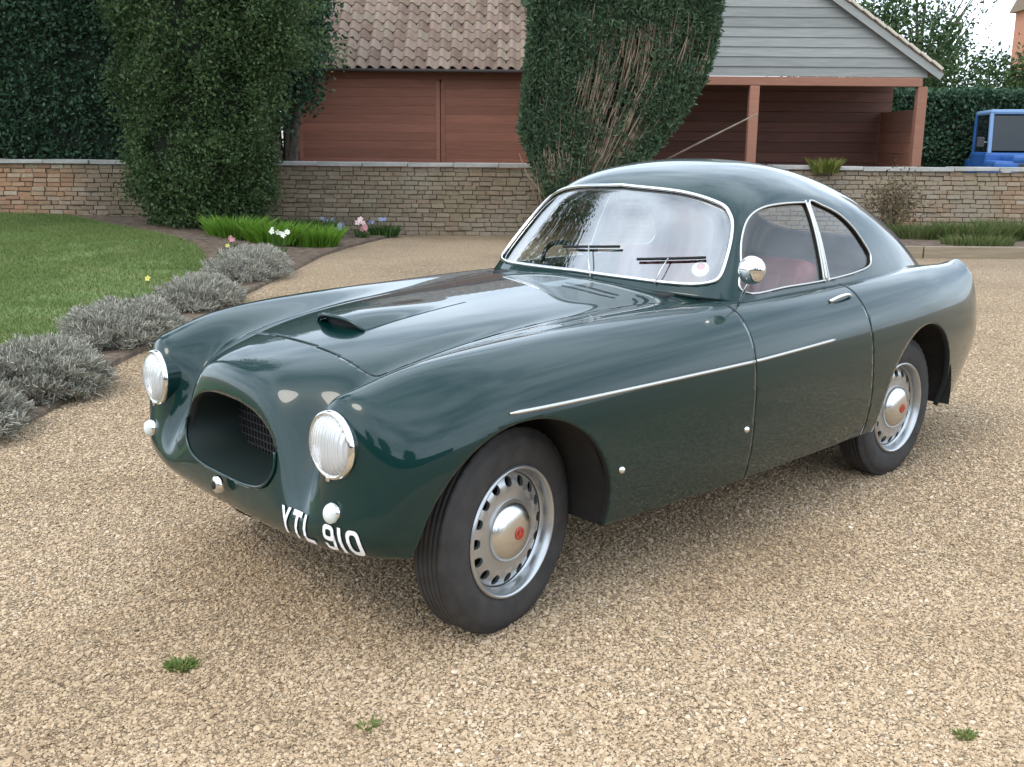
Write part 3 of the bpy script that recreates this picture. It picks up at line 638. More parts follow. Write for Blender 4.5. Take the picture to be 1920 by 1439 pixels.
# ---- wheels
def wheel_meshes():
    ms = {}
    # tyre: outer face towards +Y, centre at origin
    Rt, w2 = .338, .076
    prof = [(.205, w2 - .018), (.222, w2 - .006), (.245, w2 - .001), (.275, w2), (.298, w2 - .003), (.314, w2 - .010), (.324, w2 - .020)]
    tre = []
    for k in range(6):
        y = w2 - .022 - k * (2 * w2 - .044) / 6; d = (2 * w2 - .044) / 6
        tre += [(Rt, y), (Rt + .001, y - d * .74), (Rt - .008, y - d * .78), (Rt - .008, y - d * .97)]
    back = [(r, -h) for r, h in prof[::-1]]
    ms['tyre_profile'] = prof + tre + back
    nseg = 96; V, Fs = lathe_data(ms['tyre_profile'], nseg); V = np.array(V)
    # shoulder notches
    idx = np.arange(len(V)) % nseg; rr = np.hypot(V[:, 0], V[:, 2]); sh = (np.abs(V[:, 1]) > w2 - .024) & (rr > .310)
    f = np.where(sh & (idx % 2 == 0), .986, 1.0); V[:, 0] *= f; V[:, 2] *= f
    # contact patch sits flat on the ground
    V[:, 2] = np.maximum(V[:, 2], -.331)
    ms['tyre'] = mesh('tyre', V, Fs, True)
    # side wall ring
    V, Fs = lathe_data([(.216, .074), (.222, .0775), (.226, .0775), (.230, .0768)], 64); ms['bead'] = mesh('tyre_bead', V, Fs, True)
    # rim flange and well
    ms['flange'] = mesh('rim_flange', *lathe_data([(.206, .070), (.215, .078), (.219, .074), (.219, .066)], 64), True)
    ms['rim'] = mesh('rim', *lathe_data([(.219, .070), (.216, .078), (.210, .079), (.205, .073), (.200, .062), (.197, .050), (.196, .042), (.190, .036)], 64), True)
    # disc with sixteen round holes
    V = []; Fs = []; nh = 16; r0, r1 = .108, .193
    def prof_h(r): return np.interp(r, [.0, .10, .125, .150, .172, .193], [.052, .052, .050, .052, .044, .030])
    for k in range(nh):
        a0 = 2 * math.pi * k / nh; da = math.pi / nh; rc = .163; hr = .0172
        outer = []
        for t in np.linspace(-1, 1, 7): outer.append((r1, a0 + da * t))
        for t in (.33, -.33): outer.append((rc + (r1 - rc) * t if t > 0 else rc + (rc - .13) * t, a0 + da))
        for t in np.linspace(1, -1, 7): outer.append((.13, a0 + da * t))
        for t in (-.33, .33): outer.append((rc + (r1 - rc) * t if t > 0 else rc + (rc - .13) * t, a0 - da))
        inner = []
        for r_, a_ in outer:
            vx, vy = (r_ - rc), (a_ - a0) * rc; l_ = math.hypot(vx, vy); inner.append((rc + vx / l_ * hr, a0 + vy / l_ * hr / rc))
        b = len(V); m = len(outer)
        for ring, dz in ((outer, 0), (inner, 0), (inner, -.012)):
            for r_, a_ in ring: V.append((r_ * math.cos(a_), prof_h(r_) + dz, r_ * math.sin(a_)))
        for i in range(m):
            j = (i + 1) % m; Fs.append((b + i, b + j, b + m + j, b + m + i)); Fs.append((b + m + i, b + m + j, b + 2 * m + j, b + 2 * m + i))
    Vl, Fl = lathe_data([(.131, float(prof_h(.131))), (.118, .051), (.100, .052)], 96); b = len(V); V += Vl; Fs += [tuple(b + i for i in f_) for f_ in Fl]
    me = mesh('disc', V, Fs); bm = bmesh.new(); bm.from_mesh(me); bmesh.ops.remove_doubles(bm, verts=bm.verts, dist=1e-5); bmesh.ops.recalc_face_normals(bm, faces=bm.faces); bm.to_mesh(me); bm.free(); smooth(me); me.set_sharp_from_angle(angle=R(40)); ms['disc'] = me
    ms['backing'] = mesh('backing', *lathe_data([(.0, .012), (.20, .012)], 48))
    ms['hubcap'] = mesh('hubcap', *lathe_data([(.0, .094), (.02, .0935), (.045, .0915), (.070, .086), (.088, .077), (.098, .066), (.103, .056), (.103, .050)], 48), True)
    ms['emblem'] = mesh('emblem', *lathe_data([(.0, .0975), (.010, .0972)], 20))
    ms['emblem_ring'] = mesh('emblem_ring', *lathe_data([(.013, .0965), (.017, .0972), (.021, .0968), (.022, .094)], 28), True)
    return ms
WM = wheel_meshes()
def wheel(x, sd, steer=0.0, yw=.668):
    e = empty('wheel', (x, sd * yw, .323), 0, car); e.rotation_euler = (0, 0, steer + (0 if sd > 0 else math.pi)); e.scale = (.975, .975, .975)
    for nm, mat in (('tyre', 'rubber'), ('rim', 'rim'), ('disc', 'rim'), ('backing', 'black'), ('hubcap', 'hubcap'), ('emblem', 'red_enamel'), ('emblem_ring', 'red_enamel')):
        me = WM[nm]; o = link(nm, me, M[mat], e)
wheel(.012, 1, R(10), .643); wheel(.012, -1, R(10), .643); wheel(-2.42, 1, 0, .650); wheel(-2.42, -1, 0, .650)
box('axle', (0, 0, .30), (.06, 1.0, .05), M['under'], car); box('axle', (-2.438, 0, .32), (.07, 1.1, .07), M['under'], car)
# ================================================================== THE PLACE
# ---- gravel drive: one sheet to the horizon, loose stones on top where they can be told apart
q = NT('gravel'); tcg = q.n('TexCoord').outputs['Object']
vo = q.n('TexVoronoi', feature='F1'); vo.inputs['Scale'].default_value = 105; q.l(tcg, vo.inputs['Vector'])
sep = q.n('SeparateColor'); q.l(vo.outputs['Color'], sep.inputs[0])
STONES = [(0, (.20, .135, .080)), (.2, (.34, .235, .140)), (.45, (.44, .315, .192)), (.7, (.51, .378, .24)), (.88, (.57, .435, .30)), (1, (.70, .59, .45))]
cst = q.ramp(sep.outputs[0], STONES)
big = q.noise(.55, 4, .6, vec=tcg); cst = q.mix(q.ramp(big, [(.42, (0, 0, 0)), (.66, (.55, .55, .55))]), cst, (.22, .165, .10))
vo2 = q.n('TexVoronoi', feature='DISTANCE_TO_EDGE'); vo2.inputs['Scale'].default_value = 105; q.l(tcg, vo2.inputs['Vector'])
sp1 = q.noise(34, 3, .7, vec=tcg); cst = q.mix(q.ramp(sp1, [(.40, (.55, .55, .55)), (.56, (0, 0, 0))]), cst, (.17, .115, .07)); sp2 = q.noise(21, 3, .7, vec=tcg); cst = q.mix(q.ramp(sp2, [(.56, (0, 0, 0)), (.70, (.6, .6, .6))]), cst, (.62, .50, .37))
q.col(cst); q.set(Roughness=.9); q.b.inputs['Specular IOR Level'].default_value = .25
mr = q.n('MapRange'); mr.inputs['From Max'].default_value = .25; q.l(vo2.outputs['Distance'], mr.inputs['Value']); q.bump(mr.outputs[0], .8, .008)
M['gravel'] = q.m
S_ = 350.0
gs = link('gravel_drive', mesh('gravel_drive', [(-S_, -S_, 0), (S_, -S_, 0), (S_, S_, 0), (-S_, S_, 0)], [(0, 1, 2, 3)]), M['gravel']); tag(gs, kind='structure')

def gravel_stones():
    n = 1250000; yy = 1.2 + (14.5 - 1.2) * RNG.random(n) ** 1.55; hw = .9 + yy * .66
    xx = (RNG.random(n) * 2 - 1) * hw
    fade = (1 - smoothstep(7.5, 14.5, yy)) * (1 - smoothstep(.80, 1.0, np.abs(xx) / hw)) + .02
    keep = ~in_poly(np.stack([xx, yy], 1), BED_OUT) & (xx > -2.66 - .10 * smoothstep(4, 7, yy)) & (RNG.random(n) < fade); xx, yy = xx[keep], yy[keep]; n = len(xx)
    sz = np.clip(RNG.lognormal(math.log(.0036), .34, n), .0022, .0095)
    me = bpy.data.meshes.new('gravel_stones'); me.vertices.add(n)
    me.vertices.foreach_set('co', np.stack([xx, yy, sz * .25], 1).astype(np.float32).ravel())
    a = me.attributes.new('scl', 'FLOAT_VECTOR', 'POINT'); a.data.foreach_set('vector', (sz[:, None] * np.stack([.8 + .5 * RNG.random(n), .8 + .5 * RNG.random(n), .26 + .28 * RNG.random(n)], 1)).astype(np.float32).ravel())
    a = me.attributes.new('rot', 'FLOAT_VECTOR', 'POINT'); a.data.foreach_set('vector', np.stack([RNG.normal(0, .28, n), RNG.normal(0, .28, n), RNG.random(n) * 6.28], 1).astype(np.float32).ravel())
    damp = smoothstep(.52, .75, vnoise(xx, yy, 3, .9) * .7 + vnoise(xx, yy, 5, .3) * .3)
    val = np.clip(RNG.beta(2.2, 1.7, n) - .22 * damp, 0, 1)
    a = me.attributes.new('tone', 'FLOAT', 'POINT'); a.data.foreach_set('value', val.astype(np.float32))
    q = NT('loose_gravel'); at = q.n('Attribute', attribute_type='INSTANCER', attribute_name='tone'); c = q.ramp(at.outputs['Fac'], STONES)
    q.col(c); q.set(Roughness=.85); q.b.inputs['Specular IOR Level'].default_value = .3
    g = bpy.data.node_groups.new('stones', 'GeometryNodeTree'); g.interface.new_socket('Geometry', in_out='INPUT', socket_type='NodeSocketGeometry'); g.interface.new_socket('Geometry', in_out='OUTPUT', socket_type='NodeSocketGeometry')
    gi = g.nodes.new('NodeGroupInput'); go = g.nodes.new('NodeGroupOutput'); ico = g.nodes.new('GeometryNodeMeshIcoSphere'); ico.inputs['Radius'].default_value = 1; ico.inputs['Subdivisions'].default_value = 2
    nz = g.nodes.new('ShaderNodeTexNoise'); nz.inputs['Scale'].default_value = 1.1; sp = g.nodes.new('GeometryNodeSetPosition'); vm = g.nodes.new('ShaderNodeVectorMath'); vm.operation = 'SCALE'; vm.inputs['Scale'].default_value = 1.2
    vs_ = g.nodes.new('ShaderNodeVectorMath'); vs_.operation = 'SUBTRACT'; vs_.inputs[1].default_value = (.5, .5, .5)
    iop = g.nodes.new('GeometryNodeInstanceOnPoints'); sm_ = g.nodes.new('GeometryNodeSetMaterial'); sm_.inputs['Material'].default_value = q.m
    def attr(nm):
        x = g.nodes.new('GeometryNodeInputNamedAttribute'); x.data_type = 'FLOAT_VECTOR'; x.inputs['Name'].default_value = nm; return x.outputs[0]
    e2r = g.nodes.new('FunctionNodeEulerToRotation')
    g.links.new(nz.outputs['Color'], vs_.inputs[0]); g.links.new(vs_.outputs[0], vm.inputs[0]); g.links.new(vm.outputs[0], sp.inputs['Offset'])
    g.links.new(ico.outputs[0], sp.inputs['Geometry']); g.links.new(sp.outputs[0], sm_.inputs['Geometry']); g.links.new(sm_.outputs[0], iop.inputs['Instance'])
    g.links.new(gi.outputs[0], iop.inputs['Points']); g.links.new(attr('scl'), iop.inputs['Scale']); g.links.new(attr('rot'), e2r.inputs[0]); g.links.new(e2r.outputs[0], iop.inputs['Rotation'])
    g.links.new(iop.outputs[0], go.inputs[0])
    o = link('loose_gravel', me, q.m); md = o.modifiers.new('stones', 'NODES'); md.node_group = g
    tag(o, 'loose tan and brown gravel stones spread over the drive', 'gravel', kind='stuff')

# ---- lawn and beds
def lawn_z(x, y): return .035 + .29 * smoothstep(9.5, 17.2, y) * smoothstep(-2.6, -5.0, x) + .03 * (vnoise(x, y, 8, 1.7) - .5)
def sheet(name, outline, zf, mat, kind, res=.25, lift=0.0, edge=.05):
    O = np.array(outline, float); bm = bmesh.new(); vs_ = [bm.verts.new((x, y, 0)) for x, y in O]; bm.faces.new(vs_)
    x0, y0 = O.min(0); x1, y1 = O.max(0)
    for k in np.arange(x0 + res, x1, res): bmesh.ops.bisect_plane(bm, geom=bm.verts[:] + bm.edges[:] + bm.faces[:], plane_co=(k, 0, 0), plane_no=(1, 0, 0))
    for k in np.arange(y0 + res, y1, res): bmesh.ops.bisect_plane(bm, geom=bm.verts[:] + bm.edges[:] + bm.faces[:], plane_co=(0, k, 0), plane_no=(0, 1, 0))
    for v in bm.verts: v.co.z = float(zf(v.co.x, v.co.y)) + lift
    be = [e for e in bm.edges if e.is_boundary]; r = bmesh.ops.extrude_edge_only(bm, edges=be)
    for v in [g_ for g_ in r['geom'] if isinstance(g_, bmesh.types.BMVert)]: v.co.z = -.03
    bmesh.ops.recalc_face_normals(bm, faces=bm.faces)
    return tag(link(name, bm_mesh(name, bm, True), mat), kind=kind)
LAWN = catmull([(-3.25, 4.0), (-3.3, 6.5), (-3.32, 9.0), (-3.5, 11.5), (-4.1, 13.6), (-5.2, 14.8), (-6.3, 15.9), (-7.3, 16.9), (-9.0, 17.22)], 6)
LAWNP = np.concatenate([LAWN, [(-16, 17.2), (-16, 4.0)]])
q = NT('lawn_soil'); f = q.noise(2.2, 5); q.col(q.ramp(f, [(.3, (.09, .14, .035)), (.55, (.13, .17, .05)), (.75, (.21, .19, .09))])); q.set(Roughness=.95); M['lawn'] = q.m
sheet('lawn', LAWNP, lawn_z, M['lawn'], 'structure')
q = NT('bed_soil'); f = q.noise(9, 6); q.col(q.ramp(f, [(.3, (.06, .040, .026)), (.55, (.13, .09, .06)), (.8, (.24, .175, .12))])); q.set(Roughness=1.0); q.bump(q.noise(30, 5), .9, .03); M['soil'] = q.m
BED = np.concatenate([LAWN[::-1] + [0.0, 0.0], [(-2.78, 4.0), (-2.64, 5.0), (-2.60, 6.0), (-2.72, 7.0), (-2.64, 8.0), (-2.70, 9.0), (-2.68, 10.0), (-2.66, 11.0), (-2.62, 12.0), (-2.58, 14.0), (-2.42, 15.2), (-1.95, 17.34), (-9.5, 17.34)]])
BED_OUT = BED; gravel_stones()
sheet('flower_bed', BED, lambda x, y: lawn_z(x, y) * .9 + .02 * (vnoise(x, y, 4, .4) - .5), M['soil'], 'structure')

def grass_blades(name, n, xr, yr, inside, zf, h, wd, mat):
    x = xr[0] + (xr[1] - xr[0]) * RNG.random(n); y = yr[0] + (yr[1] - yr[0]) * RNG.random(n) ** .9
    k = inside(x, y) & (RNG.random(n) > .5 * smoothstep(.50, .72, vnoise(x, y, 21, 1.1) * .6 + vnoise(x, y, 22, .35) * .4)); x, y = x[k], y[k]; n = len(x); z = zf(x, y)
    a = RNG.random(n) * 6.28; hh = h * (.5 + RNG.random(n)); ww = wd * (.6 + .8 * RNG.random(n)); ln = RNG.normal(0, .55, (n, 2)) * hh[:, None]
    dx, dy = np.cos(a) * ww, np.sin(a) * ww
    V = np.stack([np.stack([x - dx, y - dy, z - .005], 1), np.stack([x + dx, y + dy, z - .005], 1), np.stack([x + ln[:, 0], y + ln[:, 1], z + hh], 1)], 1).reshape(-1, 3)
    return link(name, mesh_np(name, V, np.arange(3 * n).reshape(-1, 3)), mat)
M['grass'] = foliage('grass_blades', [(.10, .16, .035), (.15, .22, .055), (.19, .26, .075), (.29, .29, .12)], .35)
o = grass_blades('grass', 230000, (-9.5, -3.2), (6.0, 17.2), lambda x, y: in_poly(np.stack([x, y], 1), LAWNP) & (x > -.56 * y - .3), lawn_z, .032, .0055, M['grass'])
tag(o, 'short mown green grass covering the lawn behind the lavender', 'grass', kind='stuff')

# ---- leaf helpers
def leaves(name, C, size, mat, parent=None, aspect=.55, outward=None, droop=0.0, jitter=.35, sm=False, upb=0.0, fold=.25):
    C = np.asarray(C, float); n = len(C); D = RNG.normal(0, 1, (n, 3)); D[:, 2] += upb
    if outward is not None: D += outward * 1.2
    D[:, 2] -= droop; D /= np.linalg.norm(D, axis=1)[:, None]
    A = np.cross(D, RNG.normal(0, 1, (n, 3))); A /= np.linalg.norm(A, axis=1)[:, None] + 1e-9; Nn = np.cross(D, A)
    s = size * (1 - jitter + 2 * jitter * RNG.random(n))[:, None]
    V = np.stack([C, C + D * s * .5 + A * s * aspect * .5 + Nn * s * fold * .3, C + D * s, C + D * s * .5 - A * s * aspect * .5 + Nn * s * fold * .3], 1).reshape(-1, 3)
    return link(name, mesh_np(name, V, np.arange(4 * n).reshape(-1, 4), sm), mat, parent)
def clumps(n_cl, per, sampler, spread):
    c = sampler(n_cl); P = np.repeat(c, per, 0) + RNG.normal(0, 1, (n_cl * per, 3)) * spread; return P
def branchy(name, base, tips, r0, mat, parent):
    V = []; Fs = []
    for t in tips:
        b = np.array(base, float); t = np.array(t, float); m = b * .45 + t * .55; m[2] = b[2] * .3 + t[2] * .7; m[:2] = b[:2] * .6 + t[:2] * .4 + RNG.normal(0, .06, 2)
        v, f_ = tube_data(catmull([b, (b + m) / 2 + RNG.normal(0, .04, 3), m, t], 3), np.linspace(r0, r0 * .18, 10), 6); k = len(V); V += v; Fs += [tuple(k + i for i in q_) for q_ in f_]
    return link(name, mesh(name, V, Fs, True), mat, parent)
M['bark'] = noisy('bark', (.05, .038, .028), (.12, .095, .07), 12, .95, .5, bscale=30)
M['twig'] = noisy('dry_twig', (.12, .088, .058), (.22, .17, .12), 7, .9)

# ---- garden wall: core, bricks, coping slabs
wall = empty('brick_wall', (0, 17.5, 0)); tag(wall, 'low weathered brick garden wall with flat stone coping behind the car', 'wall')
box('core', (0, .15, .50), (24, .24, 1.20), noisy('lime_mortar', (.13, .105, .072), (.22, .18, .13), 6, .95, .4), wall)
def brick_mat(name, rnd):
    q = NT(name); src = q.n('ObjectInfo').outputs['Random'] if rnd == 'obj' else q.n('NewGeometry').outputs['Random Per Island']
    geo = q.n('NewGeometry').outputs['Position']
    c = q.ramp(src, [(0, (.13, .092, .057)), (.25, (.195, .145, .088)), (.5, (.24, .18, .112)), (.72, (.22, .14, .088)), (.86, (.28, .175, .112)), (1, (.35, .29, .21))])
    orange = q.ramp(src, [(0, (.38, .16, .075)), (.5, (.52, .235, .11)), (.8, (.54, .36, .23)), (1, (.60, .50, .38))])
    sx = q.n('SeparateXYZ'); q.l(geo, sx.inputs[0])
    def ss(a, b): m_ = q.n('MapRange', interpolation_type='SMOOTHSTEP'); m_.inputs['From Min'].default_value = a; m_.inputs['From Max'].default_value = b; q.l(sx.outputs['X'], m_.inputs['Value']); return m_.outputs[0]
    c = q.mix(ss(-6.9, -7.6), c, orange); c = q.mix(ss(3.6, 5.2), c, q.mix(.45, c, orange))
    n_ = q.noise(1.5, 5, vec=geo); c = q.mix(q.ramp(n_, [(.45, (0, 0, 0)), (.7, (.75, .75, .75))]), c, (.185, .165, .075))
    n3 = q.noise(.9, 6, .65, vec=geo); c = q.mix(q.ramp(n3, [(.5, (0, 0, 0)), (.62, (.7, .7, .7))]), c, (.31, .27, .21)); n2 = q.noise(16, 5, vec=geo); c = q.mix(.5, c, q.mix(n2, (.06, .045, .03), (.40, .33, .24)), 'MIX')
    q.col(c); q.set(Roughness=.95); q.bump(q.noise(60, 5, vec=geo), .7, .01); return q.m
M['brick_o'] = brick_mat('old_brick', 'obj'); M['brick_s'] = brick_mat('old_brickwork', 'isl')
bm = bmesh.new(); box_bm(bm, (0, 0, 0), (.212, .05, .064), None, .006); BR = bm_mesh('brick', bm); BR.materials.append(M['brick_o'])
bv = np.array([v.co[:] for v in BR.vertices]); bf = [tuple(p.vertices) for p in BR.polygons]
VV = []; FF = []; nobj = 0
for r_ in range(15):
    x = -9.9 + (.11 if r_ % 2 else 0) + RNG.random() * .05; z = .035 + r_ * .0745
    while x < 9.9:
        ln = .222 * RNG.choice([1, 1, 1, .95, 1.06, .55], p=[.35, .2, .15, .1, .1, .1]); sc = (ln - .011) / .212
        c = np.array([x + ln / 2, .02 + RNG.normal(0, .008), z + RNG.normal(0, .004)]); rot = (RNG.normal(0, .02), RNG.normal(0, .018), RNG.normal(0, .02))
        vis = (-8.9 < x < -6.7 and r_ >= 4) or (-3.9 < x < .25 and r_ >= 1) or (6.0 < x < 8.9 and r_ >= 3)
        if vis and nobj < 300 and RNG.random() < (.62 if -3.9 < x < .25 else .95):
            o = link('brick', BR, None, wall, tuple(c), rot, (sc, 1, 1)); nobj += 1
        else:
            k = len(VV); E_ = np.array(Euler(rot).to_matrix()); VV += list((bv * [sc, 1, 1]) @ E_.T + c); FF += [tuple(k + i for i in f_) for f_ in bf]
        x += ln
o = link('brickwork', mesh('brickwork', VV, FF), M['brick_s'], wall); o['kind'] = 'stuff'
M['coping'] = noisy('coping_stone', (.24, .235, .215), (.40, .39, .36), 3, .9, .5, bscale=25)
CP = []
for k in range(3):
    bm = bmesh.new(); box_bm(bm, (0, 0, 0), (.74, .40, .065), None, .010)
    for v in bm.verts: v.co += Vector(RNG.normal(0, .002, 3))
    CP.append(bm_mesh('coping_slab', bm)); CP[-1].materials.append(M['coping'])
x = -10.0; k = 0
while x < 10:
    link('coping_slab', CP[k % 3], None, wall, (x + .375, .15 + RNG.normal(0, .006), 1.155 + RNG.normal(0, .003)), (RNG.normal(0, .004), RNG.normal(0, .004), RNG.normal(0, .006))); x += .75; k += 1

# ---- garage with pantiled roof and boarded doors
def wood(name, c1, c2, sc=(1, 12, 12)):
    q = NT(name); mp_ = q.n('Mapping'); mp_.inputs['Scale'].default_value = sc; oi = q.n('ObjectInfo'); tc_ = q.n('TexCoord'); va = q.n('VectorMath', operation='ADD')
    cx_ = q.n('CombineXYZ'); q.l(oi.outputs['Random'], cx_.inputs[0]); q.l(oi.outputs['Random'], cx_.inputs[2]); vsx = q.n('VectorMath', operation='SCALE'); vsx.inputs['Scale'].default_value = 9; q.l(cx_.outputs[0], vsx.inputs[0])
    q.l(tc_.outputs['Object'], va.inputs[0]); q.l(vsx.outputs[0], va.inputs[1]); q.l(va.outputs[0], mp_.inputs['Vector'])
    f = q.noise(2.2, 6, .6, vec=mp_.outputs[0]); c = q.ramp(f, [(.25, c1), (.75, c2)]); hs = q.n('HueSaturation'); mr_ = q.n('MapRange'); mr_.inputs['To Min'].default_value = .84; mr_.inputs['To Max'].default_value = 1.14
    q.l(oi.outputs['Random'], mr_.inputs['Value']); q.l(mr_.outputs[0], hs.inputs['Value']); q.l(c, hs.inputs['Color']); q.col(hs.outputs['Color']); q.set(Roughness=.75); q.bump(f, .25, .004); return q.m
M['red_wood'] = wood('red_brown_stain', (.235, .092, .058), (.315, .132, .085))
M['grey_wood'] = wood('silvered_board', (.19, .20, .19), (.28, .29, .275))
M['shaded_bay_wood'] = wood('bay_boards_in_shade', (.105, .045, .033), (.165, .072, .052))  # red-brown boards with the bay's deep shadow put into the colour
M['pale_beam'] = wood('brown_beam', (.255, .115, .072), (.34, .16, .105))
gar = empty('garage', (-4.15, 20.0, 0)); tag(gar, 'red-brown timber garage with closed boarded doors under a pantile roof', 'garage')
GW = 5.9
box('wall', (GW / 2, 2.2, 1.45), (GW, 4.2, 2.9), noisy('dark_boards', (.10, .04, .028), (.15, .06, .04), 4, .85), gar)
box('door_lintel', (GW / 2, .05, 2.75), (GW, .10, .19), M['red_wood'], gar, .008)
def board_mesh(L_, H_, T_):
    bm = bmesh.new(); box_bm(bm, (0, 0, 0), (L_, T_, H_), None, .006); return bm_mesh('board', bm)
nb = 16; bh = 2.56 / nb
for x0, x1 in ((.12, 2.765), (2.78, 5.78)):
    dr = empty('garage_door', ((x0 + x1) / 2, 0, 0), 0, gar); me = board_mesh(x1 - x0 - .02, bh - .002, .03); me.materials.append(M['red_wood'])
    for k in range(nb): link('board', me, None, dr, (0, RNG.normal(0, .002), .10 + bh * (k + .5)), (R(5), 0, 0))
    for sx_ in (-1, 1):
        box('stile', (sx_ * ((x1 - x0) / 2 - .04), -.022, 1.36), (.08, .025, 2.5), M['red_wood'], dr, .004)
box('corner_post', (.03, -.01, 1.40), (.12, .14, 2.7), M['pale_beam'], gar, .01); box('corner_post', (GW - .03, -.01, 1.40), (.12, .14, 2.7), M['pale_beam'], gar, .01)
rf = empty('roof', (0, 0, 0), 0, gar)
PITCH_R = R(40); TW, TG = .215, .285
q = NT('clay_pantile'); oi = q.n('ObjectInfo').outputs['Random']; c = q.ramp(oi, [(0, (.145, .092, .066)), (.3, (.185, .122, .09)), (.6, (.215, .148, .112)), (.85, (.26, .188, .145)), (1, (.20, .155, .11))])
n_ = q.noise(4, 5, vec=q.n('NewGeometry').outputs['Position']); c = q.mix(q.ramp(n_, [(.5, (0, 0, 0)), (.75, (.6, .6, .6))]), c, (.24, .21, .13)); q.col(c); q.set(Roughness=.9); q.bump(q.noise(40, 4), .3, .005); M['tile'] = q.m
def pantile():
    V = []; Fs = []; n = 12; T = .014
    for y in (0, TG + .06):
        for k in range(n + 1):
            t = k / n; h = .037 * math.sin(2 * math.pi * t * .98 + .4) ; V.append(((t - .5) * (TW + .018), y, h))
    for y in (0, TG + .06):
        for k in range(n + 1):
            t = k / n; h = .037 * math.sin(2 * math.pi * t * .98 + .4) - T; V.append(((t - .5) * (TW + .018), y, h))
    m = n + 1
    for k in range(n):
        Fs += [(k, k + 1, m + k + 1, m + k), (2 * m + k, 3 * m + k, 3 * m + k + 1, 2 * m + k + 1), (k, 2 * m + k, 2 * m + k + 1, k + 1), (m + k, m + k + 1, 3 * m + k + 1, 3 * m + k)]
    Fs += [(0, m, 3 * m, 2 * m), (n, 2 * m + n, 3 * m + n, m + n)]
    me = mesh('tile', V, Fs, True); me.set_sharp_from_angle(angle=R(40)); return me
PT = pantile(); PT.materials.append(M['tile']); tv = np.array([v.co[:] for v in PT.vertices]); tf = [tuple(p.vertices) for p in PT.polygons]
ny_, nx_ = 13, int((GW + .5) / TW); VV = []; FF = []; cnt = 0
for r_ in range(ny_):
    for c_ in range(nx_):
        d = r_ * TG; loc = (-.25 + TW * (c_ + .5), -.28 + d * math.cos(PITCH_R), 2.83 + d * math.sin(PITCH_R) + .018); tl = PITCH_R - R(3.2)
        rot = (tl + RNG.normal(0, .008), RNG.normal(0, .008), RNG.normal(0, .008))
        if r_ < 10 and cnt < 300: link('tile', PT, None, rf, loc, rot); cnt += 1
        else:
            k = len(VV); E_ = np.array(Euler(rot).to_matrix()); VV += list(tv @ E_.T + np.array(loc)); FF += [tuple(k + i for i in f_) for f_ in tf]
q = NT('clay_pantile_far'); q.col(q.ramp(q.n('NewGeometry').outputs['Random Per Island'], [(0, (.145, .092, .066)), (.3, (.185, .122, .09)), (.6, (.215, .148, .112)), (.85, (.26, .188, .145)), (1, (.20, .155, .11))])); q.set(Roughness=.9)
o = link('upper_tiles', mesh('upper_tiles', VV, FF, True), q.m, rf); o['kind'] = 'stuff'
d = ny_ * TG; bm = bmesh.new(); vs_ = [bm.verts.new(v) for v in ((-.2, -.26, 2.80), (GW + .2, -.26, 2.80), (GW + .2, -.26 + d * math.cos(PITCH_R), 2.80 + d * math.sin(PITCH_R)), (-.2, -.26 + d * math.cos(PITCH_R), 2.80 + d * math.sin(PITCH_R)), (-.2, 4.9, 2.8), (GW + .2, 4.9, 2.8))]
for f_ in ((0, 1, 2, 3), (3, 2, 5, 4), (0, 3, 4), (1, 5, 2), (0, 4, 5, 1)): bm.faces.new([vs_[i] for i in f_])
link('roof_deck', bm_mesh('roof_deck', bm), M['under'], rf)
box('gutter', (GW / 2, -.30, 2.79), (GW + .4, .09, .06), plain('dark_gutter', (.03, .018, .014), .5), gar, .02)

# ---- open-fronted gabled cart shed
sh = empty('cart_shed', (0, 19.0, 0)); tag(sh, 'open-fronted timber cart shed with grey weatherboarded gable and brown posts', 'shed')
XL, XR, ZE = .45, 7.30, 2.82; XA = (XL + XR) / 2; SLOPE = 1.14 / 1.73; ZA = ZE + (XR - XA) * SLOPE
bh = .165; z = 2.70; k = 0
while z < ZA - .1:
    f = lambda zz: max(.05, (ZA - zz) / SLOPE)
    a0, a1 = min(f(z) - .02, XR - XA - .05), min(f(z + bh), XR - XA - .05)
    lo, hi = max(z, 2.70), z + bh - .004
    V = [(-a0, -.016, 0), (a0, -.016, 0), (a1, .004, bh + .012), (-a1, .004, bh + .012), (-a0, .010, 0), (a0, .010, 0), (a1, .018, bh + .012), (-a1, .018, bh + .012)]
    Fs = [(0, 1, 2, 3), (5, 4, 7, 6), (0, 4, 5, 1), (1, 5, 6, 2), (2, 6, 7, 3), (3, 7, 4, 0)]
    link('weatherboard', mesh('weatherboard', V, Fs), M['grey_wood'], sh, (XA, RNG.normal(0, .001), z)); z += bh; k += 1
box('beam', (XA, .0, 2.615), (XR - XL - .3, .16, .15), M['pale_beam'], sh, .012)
for px_ in (XL + .25, 2.25, 4.22, 7.17): box('post', (px_, .0, 1.27), (.17, .15, 2.54), M['pale_beam'], sh, .012)
me = board_mesh(7.1, .19, .025); me.materials.append(M['shaded_bay_wood'])
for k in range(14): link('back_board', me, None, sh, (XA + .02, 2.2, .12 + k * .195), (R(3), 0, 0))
box('light_stop_panel', (XA + .02, 2.26, 1.35), (7.1, .03, 2.7), M['under'], sh)  # hidden backing added to stop light coming through between the boards
me = board_mesh(2.1, .19, .025); me.materials.append(M['pale_beam'])
for k in range(11): link('side_board', me, None, sh, (7.24, 1.12, .12 + k * .195), (0, 0, R(90)))
me = board_mesh(2.1, .19, .025); me.materials.append(M['red_wood'])
for k in range(13): link('side_board', me, None, sh, (2.25, 1.12, .12 + k * .195), (0, 0, R(90)))
